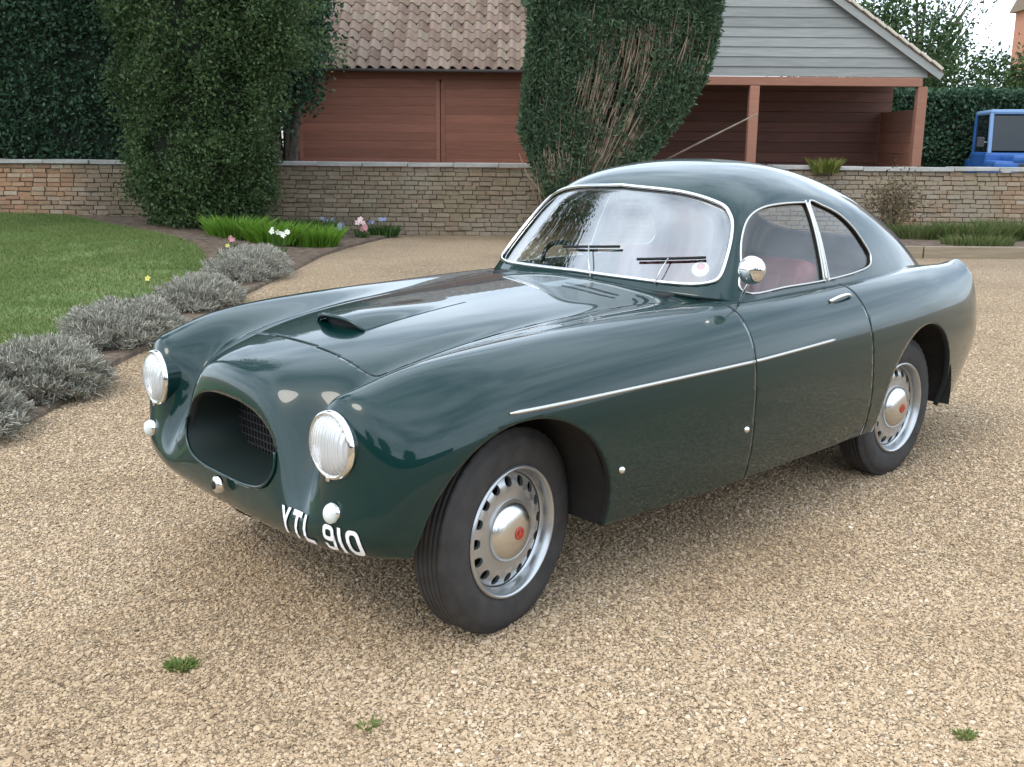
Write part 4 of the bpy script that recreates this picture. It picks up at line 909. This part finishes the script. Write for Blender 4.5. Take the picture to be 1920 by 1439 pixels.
# roof slopes with clay verge tiles along the gable edge
rs = empty('roof', (0, 0, 0), 0, sh)
for sx_ in (-1, 1):
    L_ = math.hypot(XR - XA + .16, (XR - XA + .16) * SLOPE); ang = math.atan(SLOPE) * sx_
    cx = XA + sx_ * (XR - XA + .16) / 2; cz = ZA - (XR - XA + .16) / 2 * SLOPE + .06
    box('slope', (cx, 1.25, cz), (L_, 2.7, .07), M['tile'], rs, 0, (0, ang, 0)); box('bargeboard', (cx, -.11, cz - .07), (L_, .03, .12), M['grey_wood'], rs, .004, (0, ang, 0))
    n_ = int(L_ / .25); M.setdefault('verge', noisy('pale_verge', (.42, .37, .29), (.58, .52, .43), 9, .9))
    bm = bmesh.new(); box_bm(bm, (0, 0, 0), (.235, .15, .05), None, .012); VT = bm_mesh('verge_tile', bm); VT.materials.append(M['verge'])
    for k in range(n_):
        t = (k + .5) / n_ * (XR - XA + .16); link('verge_tile', VT, None, rs, (XA + sx_ * t, -.10, ZA - t * SLOPE + .115), (0, ang + R(4) * sx_, 0))

# ---- clipped conifer with bare brown stems showing
con = empty('clipped_conifer', (1.45, 16.55, 0)); tag(con, 'tall clipped square-topped conifer with bare brown stems in front of the wall', 'conifer')
def con_edges(z):
    l_ = np.interp(z, [.3, .6, .95, 1.67, 2.4, 3.0, 3.62], [.75, .52, .40, .10, .16, .22, .23]); r_ = np.interp(z, [.3, .6, 1.0, 1.45, 1.9, 2.45, 3.0, 3.62], [1.15, 1.4, 1.8, 2.18, 2.52, 2.84, 2.98, 3.02]); return l_, r_
def con_pts(n, inner=0.0):
    z = .35 + 3.27 * RNG.random(n) ** .85; l_, r_ = con_edges(z); face = RNG.random(n); u = RNG.random(n); x = l_ + (r_ - l_) * u; y = -.62 + 1.24 * RNG.random(n)
    fr = face < .5; y[fr] = -.62 + np.abs(RNG.normal(0, .10, fr.sum())) + .12 * (vnoise(x[fr], z[fr], 2, .35) - .4)
    sl_ = (face >= .5) & (face < .66); x[sl_] = l_[sl_] + np.abs(RNG.normal(0, .07, sl_.sum())); sr_ = (face >= .66) & (face < .82); x[sr_] = r_[sr_] - np.abs(RNG.normal(0, .07, sr_.sum()))
    tp = (face >= .82) & (face < .92); z[tp] = 3.62 - np.abs(RNG.normal(0, .05, tp.sum()))
    l_, r_ = con_edges(z); rd = np.minimum(1, .75 + .25 * np.clip((z - .3) / .5, 0, 1)); y *= rd
    return np.stack([x - 1.45, y, z], 1), (x - l_) / (r_ - l_ + 1e-6)
P, u = con_pts(95000); z = P[:, 2]
bare = np.exp(-((u - .55 - .05 * np.sin(z * 5)) / .24) ** 2) * smoothstep(.5, 1.0, z) * (1 - smoothstep(2.9, 3.45, z)) * (P[:, 1] < -.3)
keep = RNG.random(len(P)) > bare * (.62 + .36 * (vnoise(P[:, 0] * 4, P[:, 2], 9, .28) > .42))
P = P[keep]
M['conifer'] = foliage('conifer_sprays', [(.030, .062, .032), (.055, .108, .054), (.092, .152, .078), (.145, .205, .115)], .28, .7)
leaves('crown', P, .085, M['conifer'], con, .34, None, 0, .4, upb=1.1)['kind'] = 'stuff'
V = []; Fs = []
for k in range(680):
    z0 = .45 + 2.55 * RNG.random(); h = .35 + .75 * RNG.random(); l_, r_ = con_edges(z0); u0 = np.clip(RNG.normal(.55, .26), .03, .97); x = l_ + (r_ - l_) * u0 - 1.45; y = -.57 + np.abs(RNG.normal(0, .10)); z1 = min(z0 + h, 3.5)
    xl, xr_ = con_edges(z1); x1 = xl + (xr_ - xl) * np.clip(u0 + RNG.normal(0, .02), .03, .97) - 1.45
    p = [(x, y, z0), ((x + x1) / 2 + RNG.normal(0, .02), y - .02 * RNG.random(), (z0 + z1) / 2), (x1, y + RNG.normal(0, .03), z1)]
    v, f_ = tube_data(catmull(p, 2), np.linspace(.013, .006, 5) * (.6 + .8 * RNG.random()), 5); b = len(V); V += v; Fs += [tuple(b + i for i in q_) for q_ in f_]
for k in range(60):
    x = -.95 + RNG.normal(0, .12); z0 = .5 + .2 * RNG.random(); a = RNG.normal(0, .14)
    v, f_ = tube_data([(x + .3, -.3, .2), (x + .1, -.5, z0), (x + a, -.60, z0 + .5 + .3 * RNG.random())], [.014, .012, .006], 5); b = len(V); V += v; Fs += [tuple(b + i for i in q_) for q_ in f_]
tag(link('stems', mesh('stems', V, Fs, True), M['twig'], con), kind='stuff')
bm = bmesh.new(); 
V = []; nz_ = 12
for z_ in np.linspace(.4, 3.45, nz_):
    l_, r_ = con_edges(z_)
    for a in np.linspace(0, 2 * math.pi, 16, endpoint=False):
        ca, sa = math.cos(a), math.sin(a); cx = (l_ + r_) / 2 - 1.45; sq = lambda t: math.copysign(abs(t) ** .5, t); V.append((cx + sq(ca) * ((r_ - l_) / 2 - .16), sq(sa) * .40, z_))
Fs = [(i * 16 + k, i * 16 + (k + 1) % 16, (i + 1) * 16 + (k + 1) % 16, (i + 1) * 16 + k) for i in range(nz_ - 1) for k in range(16)] + [tuple(range(16))[::-1], tuple((nz_ - 1) * 16 + k for k in range(16))]
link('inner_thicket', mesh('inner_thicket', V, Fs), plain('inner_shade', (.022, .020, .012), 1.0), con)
branchy('trunk', (-.15, 0, -.02), [(-.5, 0, 2.6), (0, .1, 3.2), (.6, 0, 2.9), (.3, -.1, 3.0)], .09, M['bark'], con)
o = tube('leaning_pole', [(2.15, 17.1, 1.12), (3.0, 17.25, 1.55), (3.95, 17.4, 2.02)], [.016, .015, .012], noisy('weathered_pole', (.20, .15, .11), (.32, .25, .19), 6, .85)); tag(o, 'thin bare brown pole leaning out from behind the clipped conifer', 'pole')

# ---- evergreen shrub in front of the wall
M['shrub'] = foliage('shrub_leaves', [(.034, .066, .022), (.058, .105, .034), (.090, .148, .050), (.135, .195, .07)], .35)
sb = empty('evergreen_shrub', (-4.75, 16.15, .22)); tag(sb, 'tall dense mid-green evergreen shrub growing in front of the wall', 'shrub')
def column_pts(n, rx, ry, h, taper, seed, bulge=.16):
    z = RNG.random(n) * h; a = RNG.random(n) * 2 * math.pi; f = np.interp(z / h, [0, .04, .12, .3, .6, .85, 1], taper)
    rr = 1 - np.abs(RNG.normal(0, .11, n)); b = 1 + bulge * 2 * (vnoise(a * 2.2, z * 1.3, seed, .7) - .5); return np.stack([rx * f * b * rr * np.cos(a), ry * f * b * rr * np.sin(a), z], 1)
P = clumps(2600, 34, lambda n: column_pts(n, 1.06, 1.06, 4.9, [.62, .78, .90, 1.0, 1.06, 1.12, .7], 3, .30), .085)
P = np.concatenate([P, clumps(520, 34, lambda n: RNG.normal(0, 1, (n, 3)) * [.42, .4, .62] + [1.05, -.2, 3.35], .085)])
P = P[P[:, 2] > .02]
leaves('crown', P, .060, M['shrub'], sb, .55, None, .1)
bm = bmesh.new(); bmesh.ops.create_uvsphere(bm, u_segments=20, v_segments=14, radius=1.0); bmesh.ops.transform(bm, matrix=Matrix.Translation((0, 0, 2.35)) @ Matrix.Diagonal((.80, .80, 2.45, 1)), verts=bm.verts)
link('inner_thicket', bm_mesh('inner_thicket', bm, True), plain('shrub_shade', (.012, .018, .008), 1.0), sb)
branchy('trunk', (0, 0, -.3), [(-.5, 0, 3.5), (.5, .1, 3.6), (0, -.2, 4.2), (.3, .3, 3.0)], .09, M['bark'], sb)

# ---- dark hedge behind the wall at the left
def hedge(name, x0, x1, y0, y1, z0, z1, n, size, mat, core, label, aspect=.6, group=None):
    h = empty(name, ((x0 + x1) / 2, (y0 + y1) / 2, 0)); tag(h, label, 'hedge', group); w_, d_ = (x1 - x0) / 2, (y1 - y0) / 2
    f = RNG.random(n); x = (RNG.random(n) * 2 - 1) * w_; y = (RNG.random(n) * 2 - 1) * d_; z = z0 + (z1 - z0) * RNG.random(n)
    wv = lambda a, b, s_: .22 * (vnoise(a, b, s_, .7) - .5) + .10 * (vnoise(a, b, s_ + 1, .25) - .5)
    k = f < .6; y[k] = -d_ + np.abs(RNG.normal(0, .07, k.sum())) + wv(x[k], z[k], 3); k = (f >= .6) & (f < .7); y[k] = d_ - np.abs(RNG.normal(0, .07, k.sum()))
    k = (f >= .7) & (f < .9); z[k] = z1 - np.abs(RNG.normal(0, .07, k.sum())) + wv(x[k], y[k], 5); k = (f >= .9); x[k] = np.sign(x[k]) * (w_ - np.abs(RNG.normal(0, .07, k.sum())))
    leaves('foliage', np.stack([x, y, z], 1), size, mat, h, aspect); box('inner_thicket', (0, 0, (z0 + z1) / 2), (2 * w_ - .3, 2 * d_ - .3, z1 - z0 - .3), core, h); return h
M['dark_leaf'] = foliage('dark_hedge_leaves', [(.020, .055, .028), (.034, .085, .042), (.055, .120, .060), (.085, .15, .08)], .25)
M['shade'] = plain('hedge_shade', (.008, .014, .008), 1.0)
hedge('dark_hedge', -13.0, -5.6, 18.3, 20.2, .2, 5.6, 60000, .085, M['dark_leaf'], M['shade'], 'tall dark green hedge rising behind the wall beyond the lawn')
hedge('low_hedge', 7.75, 15.0, 23.6, 25.0, .1, 2.75, 24000, .10, M['dark_leaf'], M['shade'], 'dark clipped hedge beside the cart shed behind the blue vehicle')
hedge('garden_hedge', -34, 34, -23.5, -21.5, 0, 2.9, 26000, .26, M['dark_leaf'], M['shade'], 'long tall green hedge across the far end of the drive')

# ---- trees
def tree(name, loc, crown_c, rad, ncl, per, leaf, mat, label, spread=.16, tips=7, r0=.12, group=None, cat='tree'):
    t = empty(name, loc); tag(t, label, cat, group); cc = np.array(crown_c); rd = np.array(rad)
    def smp(n):
        d = RNG.normal(0, 1, (n, 3)); d /= np.linalg.norm(d, axis=1)[:, None]; r_ = (.45 + .55 * RNG.random(n) ** .45) * (.82 + .36 * vnoise(d[:, 0] * 3 + 7, d[:, 1] * 3 + d[:, 2] * 2, 6, .6)); return cc + d * rd * r_[:, None]
    c = smp(ncl); P = np.repeat(c, per, 0) + RNG.normal(0, 1, (ncl * per, 3)) * spread
    leaves('crown', P, leaf, mat, t, .6, None, .15)
    tp = [tuple(cc + rd * np.array([math.cos(a), math.sin(a), .1 + .8 * RNG.random() - .3]) * .75) for a in RNG.random(tips) * 6.28] + [tuple(cc + [0, 0, rd[2] * .7])]
    branchy('trunk', (0, 0, -.05), tp, r0, M['bark'], t); return t
M['mid_leaf'] = foliage('tree_leaves', [(.022, .050, .014), (.042, .085, .024), (.07, .125, .036), (.11, .16, .055)], .3)
M['pale_leaf'] = foliage('pale_tree_leaves', [(.035, .06, .02), (.06, .10, .03), (.10, .15, .05), (.15, .20, .08)], .35)
tree('dark_tree', (-3.95, 18.5, 0), (.0, -.2, 3.9), (.80, .8, 2.1), 620, 34, .085, M['dark_leaf'], 'loose dark-leaved tree at the corner of the garage behind the wall', .13)
tree('background_tree', (9.9, 31, 0), (0, 0, 3.9), (2.6, 2.0, 1.8), 330, 40, .13, M['mid_leaf'], 'round mid-green tree behind the cart shed roof edge', .26)
tree('background_tree', (13.4, 33, 0), (0, 0, 2.7), (3.0, 2.2, 1.5), 330, 40, .14, M['mid_leaf'], 'broad mid-green tree between the cart shed and the brick house', .28)
tree('background_tree', (16.9, 32, 0), (0, 0, 3.0), (2.4, 2.0, 1.6), 260, 40, .14, M['pale_leaf'], 'paler green tree in front of the orange brick house', .28)
tree('bare_tree', (14.2, 38, 0), (0, 0, 6.0), (2.2, 1.6, 2.0), 60, 14, .12, M['pale_leaf'], 'thin bare-branched tree showing against the sky', .3, 16, .10)
tree('lawn_tree', (-9.4, 13.6, .1), (0, 0, 10.3), (3.0, 3.0, 3.4), 300, 30, .20, M['mid_leaf'], 'tall tree standing on the lawn well to the left of the evergreen shrub', .32, 12, .20)
for x_, y_, h_, lb in ((-13, -26.5, 5.2, 'tall spreading tree over the left end of the garden hedge'), (-2, -28, 5.8, 'tallest spreading tree behind the middle of the garden hedge'), (12, -27, 4.9, 'smaller spreading tree over the right end of the garden hedge')):
    tree('garden_tree', (x_, y_, 0), (0, 0, h_), (3.4, 3.0, 2.9), 330, 26, .30, M['mid_leaf'], lb, .4, 7, .22, 'trees beyond the garden hedge')

# ---- lavender mounds along the lawn edge
q = NT('lavender_sprigs'); rp_ = q.ramp(q.n('NewGeometry').outputs['Random Per Island'], [(0, (.17, .15, .11)), (.35, (.27, .255, .20)), (.7, (.36, .35, .285)), (1, (.46, .44, .385))]); q.col(rp_); q.set(Roughness=.9); M['lav'] = q.m
LAVL = ['grey-green lavender mound at the open end of the row, farthest from the wall', 'rounded lavender mound second from the open end of the row', 'broad lavender mound in the middle of the row along the lawn', 'lavender mound with a yellow flower at its side, second from the wall end', 'lavender mound beside the bright green leafy clump, at the wall end of the row']
for k, (x_, y_, r_, ry_, h_) in enumerate(((-2.98, 5.15, .40, .50, .27), (-2.90, 6.05, .42, .46, .27), (-2.98, 7.85, .45, .62, .255), (-2.94, 9.65, .36, .62, .215), (-3.0, 11.75, .44, .85, .28))):
    e = empty('lavender_bush', (x_, y_, .02)); tag(e, LAVL[k], 'lavender', 'lavender row along the lawn edge')
    n = 24000; d = RNG.normal(0, 1, (n, 3)); d[:, 2] = np.abs(d[:, 2]) * .9 + .05; d /= np.linalg.norm(d, axis=1)[:, None]
    b = 1 + .42 * (vnoise(d[:, 0] * 3 + k * 9, d[:, 1] * 3 + d[:, 2] * 3, 3 + k, .5) - .5); rr = (.62 + .36 * RNG.random(n) ** .6) * b
    C_ = d * np.array([r_, ry_, h_ * 1.05]) * rr[:, None]; C_[:, 2] += .01
    s = (.025 + .040 * RNG.random(n))[:, None]; D = d * .6 + RNG.normal(0, .5, (n, 3)); D[:, 2] += .4; D /= np.linalg.norm(D, axis=1)[:, None]; A = np.cross(D, RNG.normal(0, 1, (n, 3))); A /= np.linalg.norm(A, axis=1)[:, None]
    V = np.stack([C_ - A * .0022, C_ + A * .0022, C_ + D * s + A * .0028, C_ + D * s - A * .0028], 1).reshape(-1, 3)
    link('foliage', mesh_np('foliage', V, np.arange(4 * n).reshape(-1, 4)), M['lav'], e)['kind'] = 'stuff'
    bm = bmesh.new(); bmesh.ops.create_icosphere(bm, subdivisions=3, radius=1.0); bmesh.ops.transform(bm, matrix=Matrix.Diagonal((r_ * .68, ry_ * .68, h_ * .72, 1)), verts=bm.verts); link('woody_centre', bm_mesh('woody_centre', bm, True), plain('lavender_wood', (.05, .045, .032), 1.0), e)

# ---- bright green clump, small flowers, wall plants, weeds
def tuft(name, loc, n, h, spread, wd, mat, label, cat, lean=.35, group=None):
    e = empty(name, loc); tag(e, label, cat, group); V = []
    a = RNG.random(n) * 6.28; r_ = np.sqrt(RNG.random(n)) ; b = np.stack([np.cos(a) * r_ * spread[0], np.sin(a) * r_ * spread[1], np.zeros(n)], 1); hh = h * (.55 + .6 * RNG.random(n)); ln = np.stack([np.cos(a), np.sin(a)], 1) * (lean * hh * (.3 + r_))[:, None] + RNG.normal(0, .15, (n, 2)) * hh[:, None]
    t = RNG.random(n) * 6.28; W = np.stack([np.cos(t), np.sin(t), 0 * t], 1) * wd; mid = b.copy(); mid[:, 2] = hh * .6; mid[:, :2] += ln * .35; tip = b.copy(); tip[:, 2] = hh; tip[:, :2] += ln
    V = np.stack([b - W, b + W, mid + W * .9, tip, mid - W * .9], 1).reshape(-1, 3); link('leaf_blades', mesh_np('leaf_blades', V, np.arange(5 * n).reshape(-1, 5)), mat, e)['kind'] = 'stuff'; return e
M['bright'] = foliage('bright_blades', [(.10, .22, .018), (.15, .31, .03), (.20, .38, .045), (.26, .42, .07)], .4)
zb = lambda x, y: float(lawn_z(np.array(x), np.array(y)) * .9)
for x_, y_, n_, lb in ((-4.0, 15.0, 850, 'bright green leafy clump nearest the tall evergreen shrub'), (-3.45, 14.9, 1000, 'bright green leafy clump in the middle of the flower bed, beside white flowers'), (-2.9, 15.1, 800, 'bright green leafy clump next to the small pink and blue flowers')):
    tuft('leafy_clump', (x_, y_, zb(x_, y_) - .01), n_, .30, (.36, .28), .008, M['bright'], lb, 'plant', .6, 'bright green clumps in the bed')
M['mid_blade'] = foliage('plant_blades', [(.03, .07, .015), (.05, .11, .025), (.09, .16, .04), (.13, .2, .06)], .3)
def flower(loc, col, h, nf, label, r_=.028, sp=.07):
    e = tuft('flower_plant', loc, 40, h * .55, (sp, sp), .007, M['mid_blade'], label, 'flowers', .5, 'small flowers in the bed')
    mt = plain('petals', col, .6)
    for k in range(nf):
        p = (RNG.normal(0, sp), RNG.normal(0, sp), h * (.8 + .3 * RNG.random())); bm = bmesh.new()
        for i in range(5):
            a = 2 * math.pi * i / 5; c = [bm.verts.new((0, 0, 0)), bm.verts.new((r_ * .7 * math.cos(a - .5), r_ * .7 * math.sin(a - .5), .006)), bm.verts.new((r_ * math.cos(a), r_ * math.sin(a), .004)), bm.verts.new((r_ * .7 * math.cos(a + .5), r_ * .7 * math.sin(a + .5), .006))]; bm.faces.new(c)
        link('bloom', bm_mesh('bloom', bm), mt, e, p, (R(55) + RNG.normal(0, .3), RNG.normal(0, .3), RNG.normal(0, .4)))
        tube('flower_stalk', [(p[0] * .6, p[1] * .6, 0), p], .0025, M['mid_blade'], e, 4)
WHT, YEL, PNK, BLU = (.72, .72, .62), (.62, .55, .12), (.45, .20, .22), (.22, .25, .38)
for (x_, y_, c_, h_, nf, lb, r_) in ((-3.02, 13.35, WHT, .34, 7, 'cluster of white flowers between the lavender and the bright green clump', .04), (-3.62, 13.0, YEL, .16, 1, 'yellow flowers at the lawn edge near the wall end of the lavender', .032), (-3.28, 9.2, YEL, .34, 1, 'single stem of yellow flowers rising above the lavender', .030), (-3.75, 13.9, PNK, .14, 4, 'low pink flowers at the lawn edge beside the bright green clump', .035),
        (-2.72, 16.3, BLU, .20, 5, 'pale blue flowers closest to the bright green clumps', .05), (-2.45, 16.6, (.75, .55, .52), .26, 5, 'pale pink flowers between the blue flowers and the wall', .05), (-2.36, 16.5, PNK, .16, 4, 'deep pink flowers low in the bed by the wall', .05), (-2.16, 16.95, BLU, .24, 4, 'blue flowers at the gravel end of the bed by the wall', .05), (-2.95, 16.7, BLU, .28, 4, 'blue flowers against the foot of the wall', .04)):
    flower((x_, y_, zb(x_, y_)), c_, h_, nf, lb, r_)
tuft('low_plant', (-2.10, 17.0, .02), 220, .18, (.22, .16), .012, M['mid_blade'], 'low green plant at the gravel end of the flower bed', 'plant')
tuft('low_plant', (-3.3, 16.4, .08), 380, .26, (.5, .2), .012, M['mid_blade'], 'low dark green plant at the foot of the wall beside the evergreen shrub', 'plant')
tuft('wall_plant', (5.1, 17.36, 1.08), 200, .24, (.20, .12), .012, foliage('wall_plant_leaves', [(.09, .12, .02), (.16, .19, .035), (.24, .25, .06)], .3), 'yellow-green plant growing on the wall coping above the car roof', 'plant', .5)
M['bed_blade'] = foliage('bed_plant_blades', [(.06, .10, .025), (.10, .15, .04), (.17, .20, .07), (.24, .21, .10)], .35)
# raised bed on the right with timber edging
q = M['soil']; BR_ = [(4.2, 14.52), (11.0, 14.75), (11.0, 17.34), (4.2, 17.34)]
sheet('raised_bed', BR_, lambda x, y: .13 + .03 * (vnoise(x, y, 5, .5) - .5), M['soil'], 'structure')
ed = empty('timber_edging', (7.4, 14.50, 0)); tag(ed, 'low weathered timber edging along the raised bed on the right', 'edging')
M['sleeper'] = wood('old_sleeper', (.16, .12, .075), (.30, .235, .16))
me = board_mesh(1.78, .17, .11); me.materials.append(M['sleeper'])
for k in range(4): link('sleeper', me, None, ed, (-2.6 + k * 1.8, .06 * k, .075), (0, 0, R(1.9)))
for k, (x_, y_, n_, h_, lb) in enumerate(((6.35, 16.2, 420, .32, 'green ground plant in the raised bed beside the dry brown bush'), (7.05, 15.9, 520, .36, 'green ground plant in the middle of the raised bed'), (7.75, 16.2, 520, .40, 'taller green ground plant in the raised bed toward the blue vehicle'), (8.4, 15.8, 420, .34, 'green ground plant at the far right of the raised bed'), (6.7, 15.1, 300, .20, 'low green plant just behind the timber edging'))):
    tuft('bed_plant', (x_, y_, .12), n_ * 2, h_ * .8, (.5, .35), .006, M['bed_blade'], lb, 'plant', .45, 'plants in the raised bed')
dbu = empty('dry_bush', (6.0, 16.6, .10)); tag(dbu, 'dry brown twiggy bush against the wall in the raised bed', 'bush')
branchy('twigs', (0, 0, 0), [(RNG.normal(0, .26), RNG.normal(0, .18), .55 + .4 * RNG.random()) for _ in range(46)], .012, M['twig'], dbu)['kind'] = 'stuff'
P = RNG.normal(0, 1, (1500, 3)) * [.2, .15, .2] + [0, 0, .55]; leaves('dead_leaves', P, .05, foliage('dead_leaf', [(.09, .06, .03), (.17, .12, .06), (.16, .16, .06)], .2), dbu)['kind'] = 'stuff'
M['moss'] = foliage('moss_blades', [(.16, .23, .05), (.22, .29, .08), (.30, .33, .13)], .4)
for (x_, y_, n_, h_, sp, mt, lb) in ((-.96, 2.77, 200, .018, .04, 'moss', 'small green grass tuft growing in the open gravel'), (1.19, 2.44, 70, .013, .026, 'moss', 'flat dark green weed in the gravel at the lower right corner'), (-.37, 2.46, 36, .014, .03, 'moss', 'sparse tiny weed seedling in the gravel')):
    tuft('gravel_weed', (x_, y_, .003), n_, h_, (sp, sp * .8), .0032, M[mt], lb, 'weed', .9)

# ---- blue utility vehicle standing beyond the wall
M['blue'] = noisy('faded_blue_paint', (.018, .085, .30), (.030, .12, .37), 3, .4); M['pale_blue'] = plain('pale_blue_paint', (.16, .27, .46), .45)
M['cab_glass'] = plain('dark_cab_glass', (.012, .016, .018), .04)
bt = empty('blue_truck', (10.42, 21.6, 0), R(-12)); tag(bt, 'bright blue boxy utility truck standing behind the wall beside the hedge', 'truck')
def bbox(nm, c, s, mt, bev=.03, par=None, rot=None): return box(nm, c, s, M[mt] if isinstance(mt, str) else mt, par or bt, bev, rot, False)
bbox('front_body', (0, -.55, .95), (1.66, 1.05, .62), 'blue', .06); bbox('bonnet', (0, -.60, 1.30), (1.02, 1.0, .14), 'blue', .05)
cab = bbox('cab', (0, .75, 1.02), (1.60, 1.55, .80), 'blue', .05); bbox('rear_tub', (0, 2.2, .95), (1.62, 1.5, .62), 'blue', .05)
bbox('roof', (0, .78, 2.22), (1.52, 1.45, .10), 'pale_blue', .045)
for sx_ in (-1, 1):
    bbox('screen_pillar', (sx_ * .73, .06, 1.79), (.07, .09, .80), 'pale_blue', .012, None, (R(-7), 0, 0)); bbox('rear_pillar', (sx_ * .73, 1.46, 1.79), (.08, .10, .80), 'blue', .012)
    box('side_glass', (sx_ * .735, .76, 1.79), (.012, 1.30, .72), M['cab_glass'], bt)
    hl = lathe('headlight', [(0, .03), (.06, .024), (.085, .008), (.095, -.01)], M['lens'], bt, 24, (sx_ * .60, -1.08, 1.02), (0, 0, R(180)))
    m_ = bbox('wing_mirror', (sx_ * .92, -.02, 1.62), (.14, .05, .20), plain('mirror_black', (.03, .03, .03), .4), .015); tube('mirror_arm', [(-sx_ * .02, .02, 0), (-sx_ * .16, .06, .0)], .010, M['dull_chrome'], m_, 6)
    for y_ in (-.55, 2.1):
        wv_ = empty('wheel', (sx_ * .70, y_, .37), 0 if sx_ < 0 else math.pi, bt); wv_.rotation_euler = (0, 0, R(90) if sx_ > 0 else R(-90)); wv_.rotation_euler = (0, 0, -sx_ * R(90))
        lathe('tyre', [(.2, .07), (.26, .095), (.34, .09), (.37, .06), (.37, -.06), (.34, -.09), (.2, -.07)], M['rubber'], wv_, 32); lathe('hub', [(0, .05), (.08, .05), (.1, .03), (.2, .06)], M['pale_blue'], wv_, 24)
box('windscreen', (0, .03, 1.80), (1.40, .012, .70), M['cab_glass'], bt, 0, (R(-7), 0, 0)); bbox('screen_divider', (0, .02, 1.80), (.03, .03, .72), 'pale_blue', .005, None, (R(-7), 0, 0)); bbox('bumper', (0, -1.16, .62), (1.66, .10, .14), 'pale_blue', .02); bbox('grille_panel', (0, -1.085, 1.0), (.80, .02, .42), plain('grille_dark', (.03, .03, .035), .6), .005)
bbox('seat_back', (0, 1.1, 1.45), (1.3, .14, .5), plain('seat_vinyl', (.02, .02, .02), .6), .04)

# ---- houses far behind
def house(name, loc, w_, d_, h_, rise, wmat, rmat, label, rz=0):
    e = empty(name, loc, rz); tag(e, label, 'house'); box('wall', (0, 0, h_ / 2), (w_, d_, h_), wmat, e)
    V = [(-w_ / 2 - .2, -d_ / 2 - .2, h_), (w_ / 2 + .2, -d_ / 2 - .2, h_), (w_ / 2 + .2, d_ / 2 + .2, h_), (-w_ / 2 - .2, d_ / 2 + .2, h_), (-w_ / 2 - .2, 0, h_ + rise), (w_ / 2 + .2, 0, h_ + rise)]
    r_ = link('roof', mesh('roof', V, [(0, 1, 5, 4), (2, 3, 4, 5), (0, 4, 3), (1, 2, 5), (0, 3, 2, 1)]), rmat, e); box('chimney', (w_ * .32, 0, h_ + rise + .3), (.5, .5, 1.2), wmat, r_)
    for x_ in (-w_ * .28, w_ * .28):
        wn = box('window', (x_, -d_ / 2 - .01, h_ * .62), (1.0, .06, 1.2), M['white_paint'], e, .01); box('pane', (0, -.035, 0), (.84, .012, 1.04), plain('dark_pane', (.03, .035, .04), .1), wn)
    dr = box('door', (0, -d_ / 2 - .01, 1.0), (.95, .07, 2.0), M['red_wood'], e, .01); box('handle', (.36, -.06, 0), (.03, .05, .12), M['dull_chrome'], dr)
house('brick_house', (23.6, 41, 0), 7.0, 6.0, 6.8, 2.6, noisy('orange_brick', (.34, .15, .085), (.46, .23, .14), 14, .9), M['tile'], 'orange brick house beyond the trees at the right')
house('white_cottage', (-9.3, 33, 0), 6.2, 5.0, 4.2, 2.6, noisy('white_render', (.68, .67, .62), (.78, .77, .73), 3, .9), M['tile'], 'white rendered cottage glimpsed between the shrub and the garage')
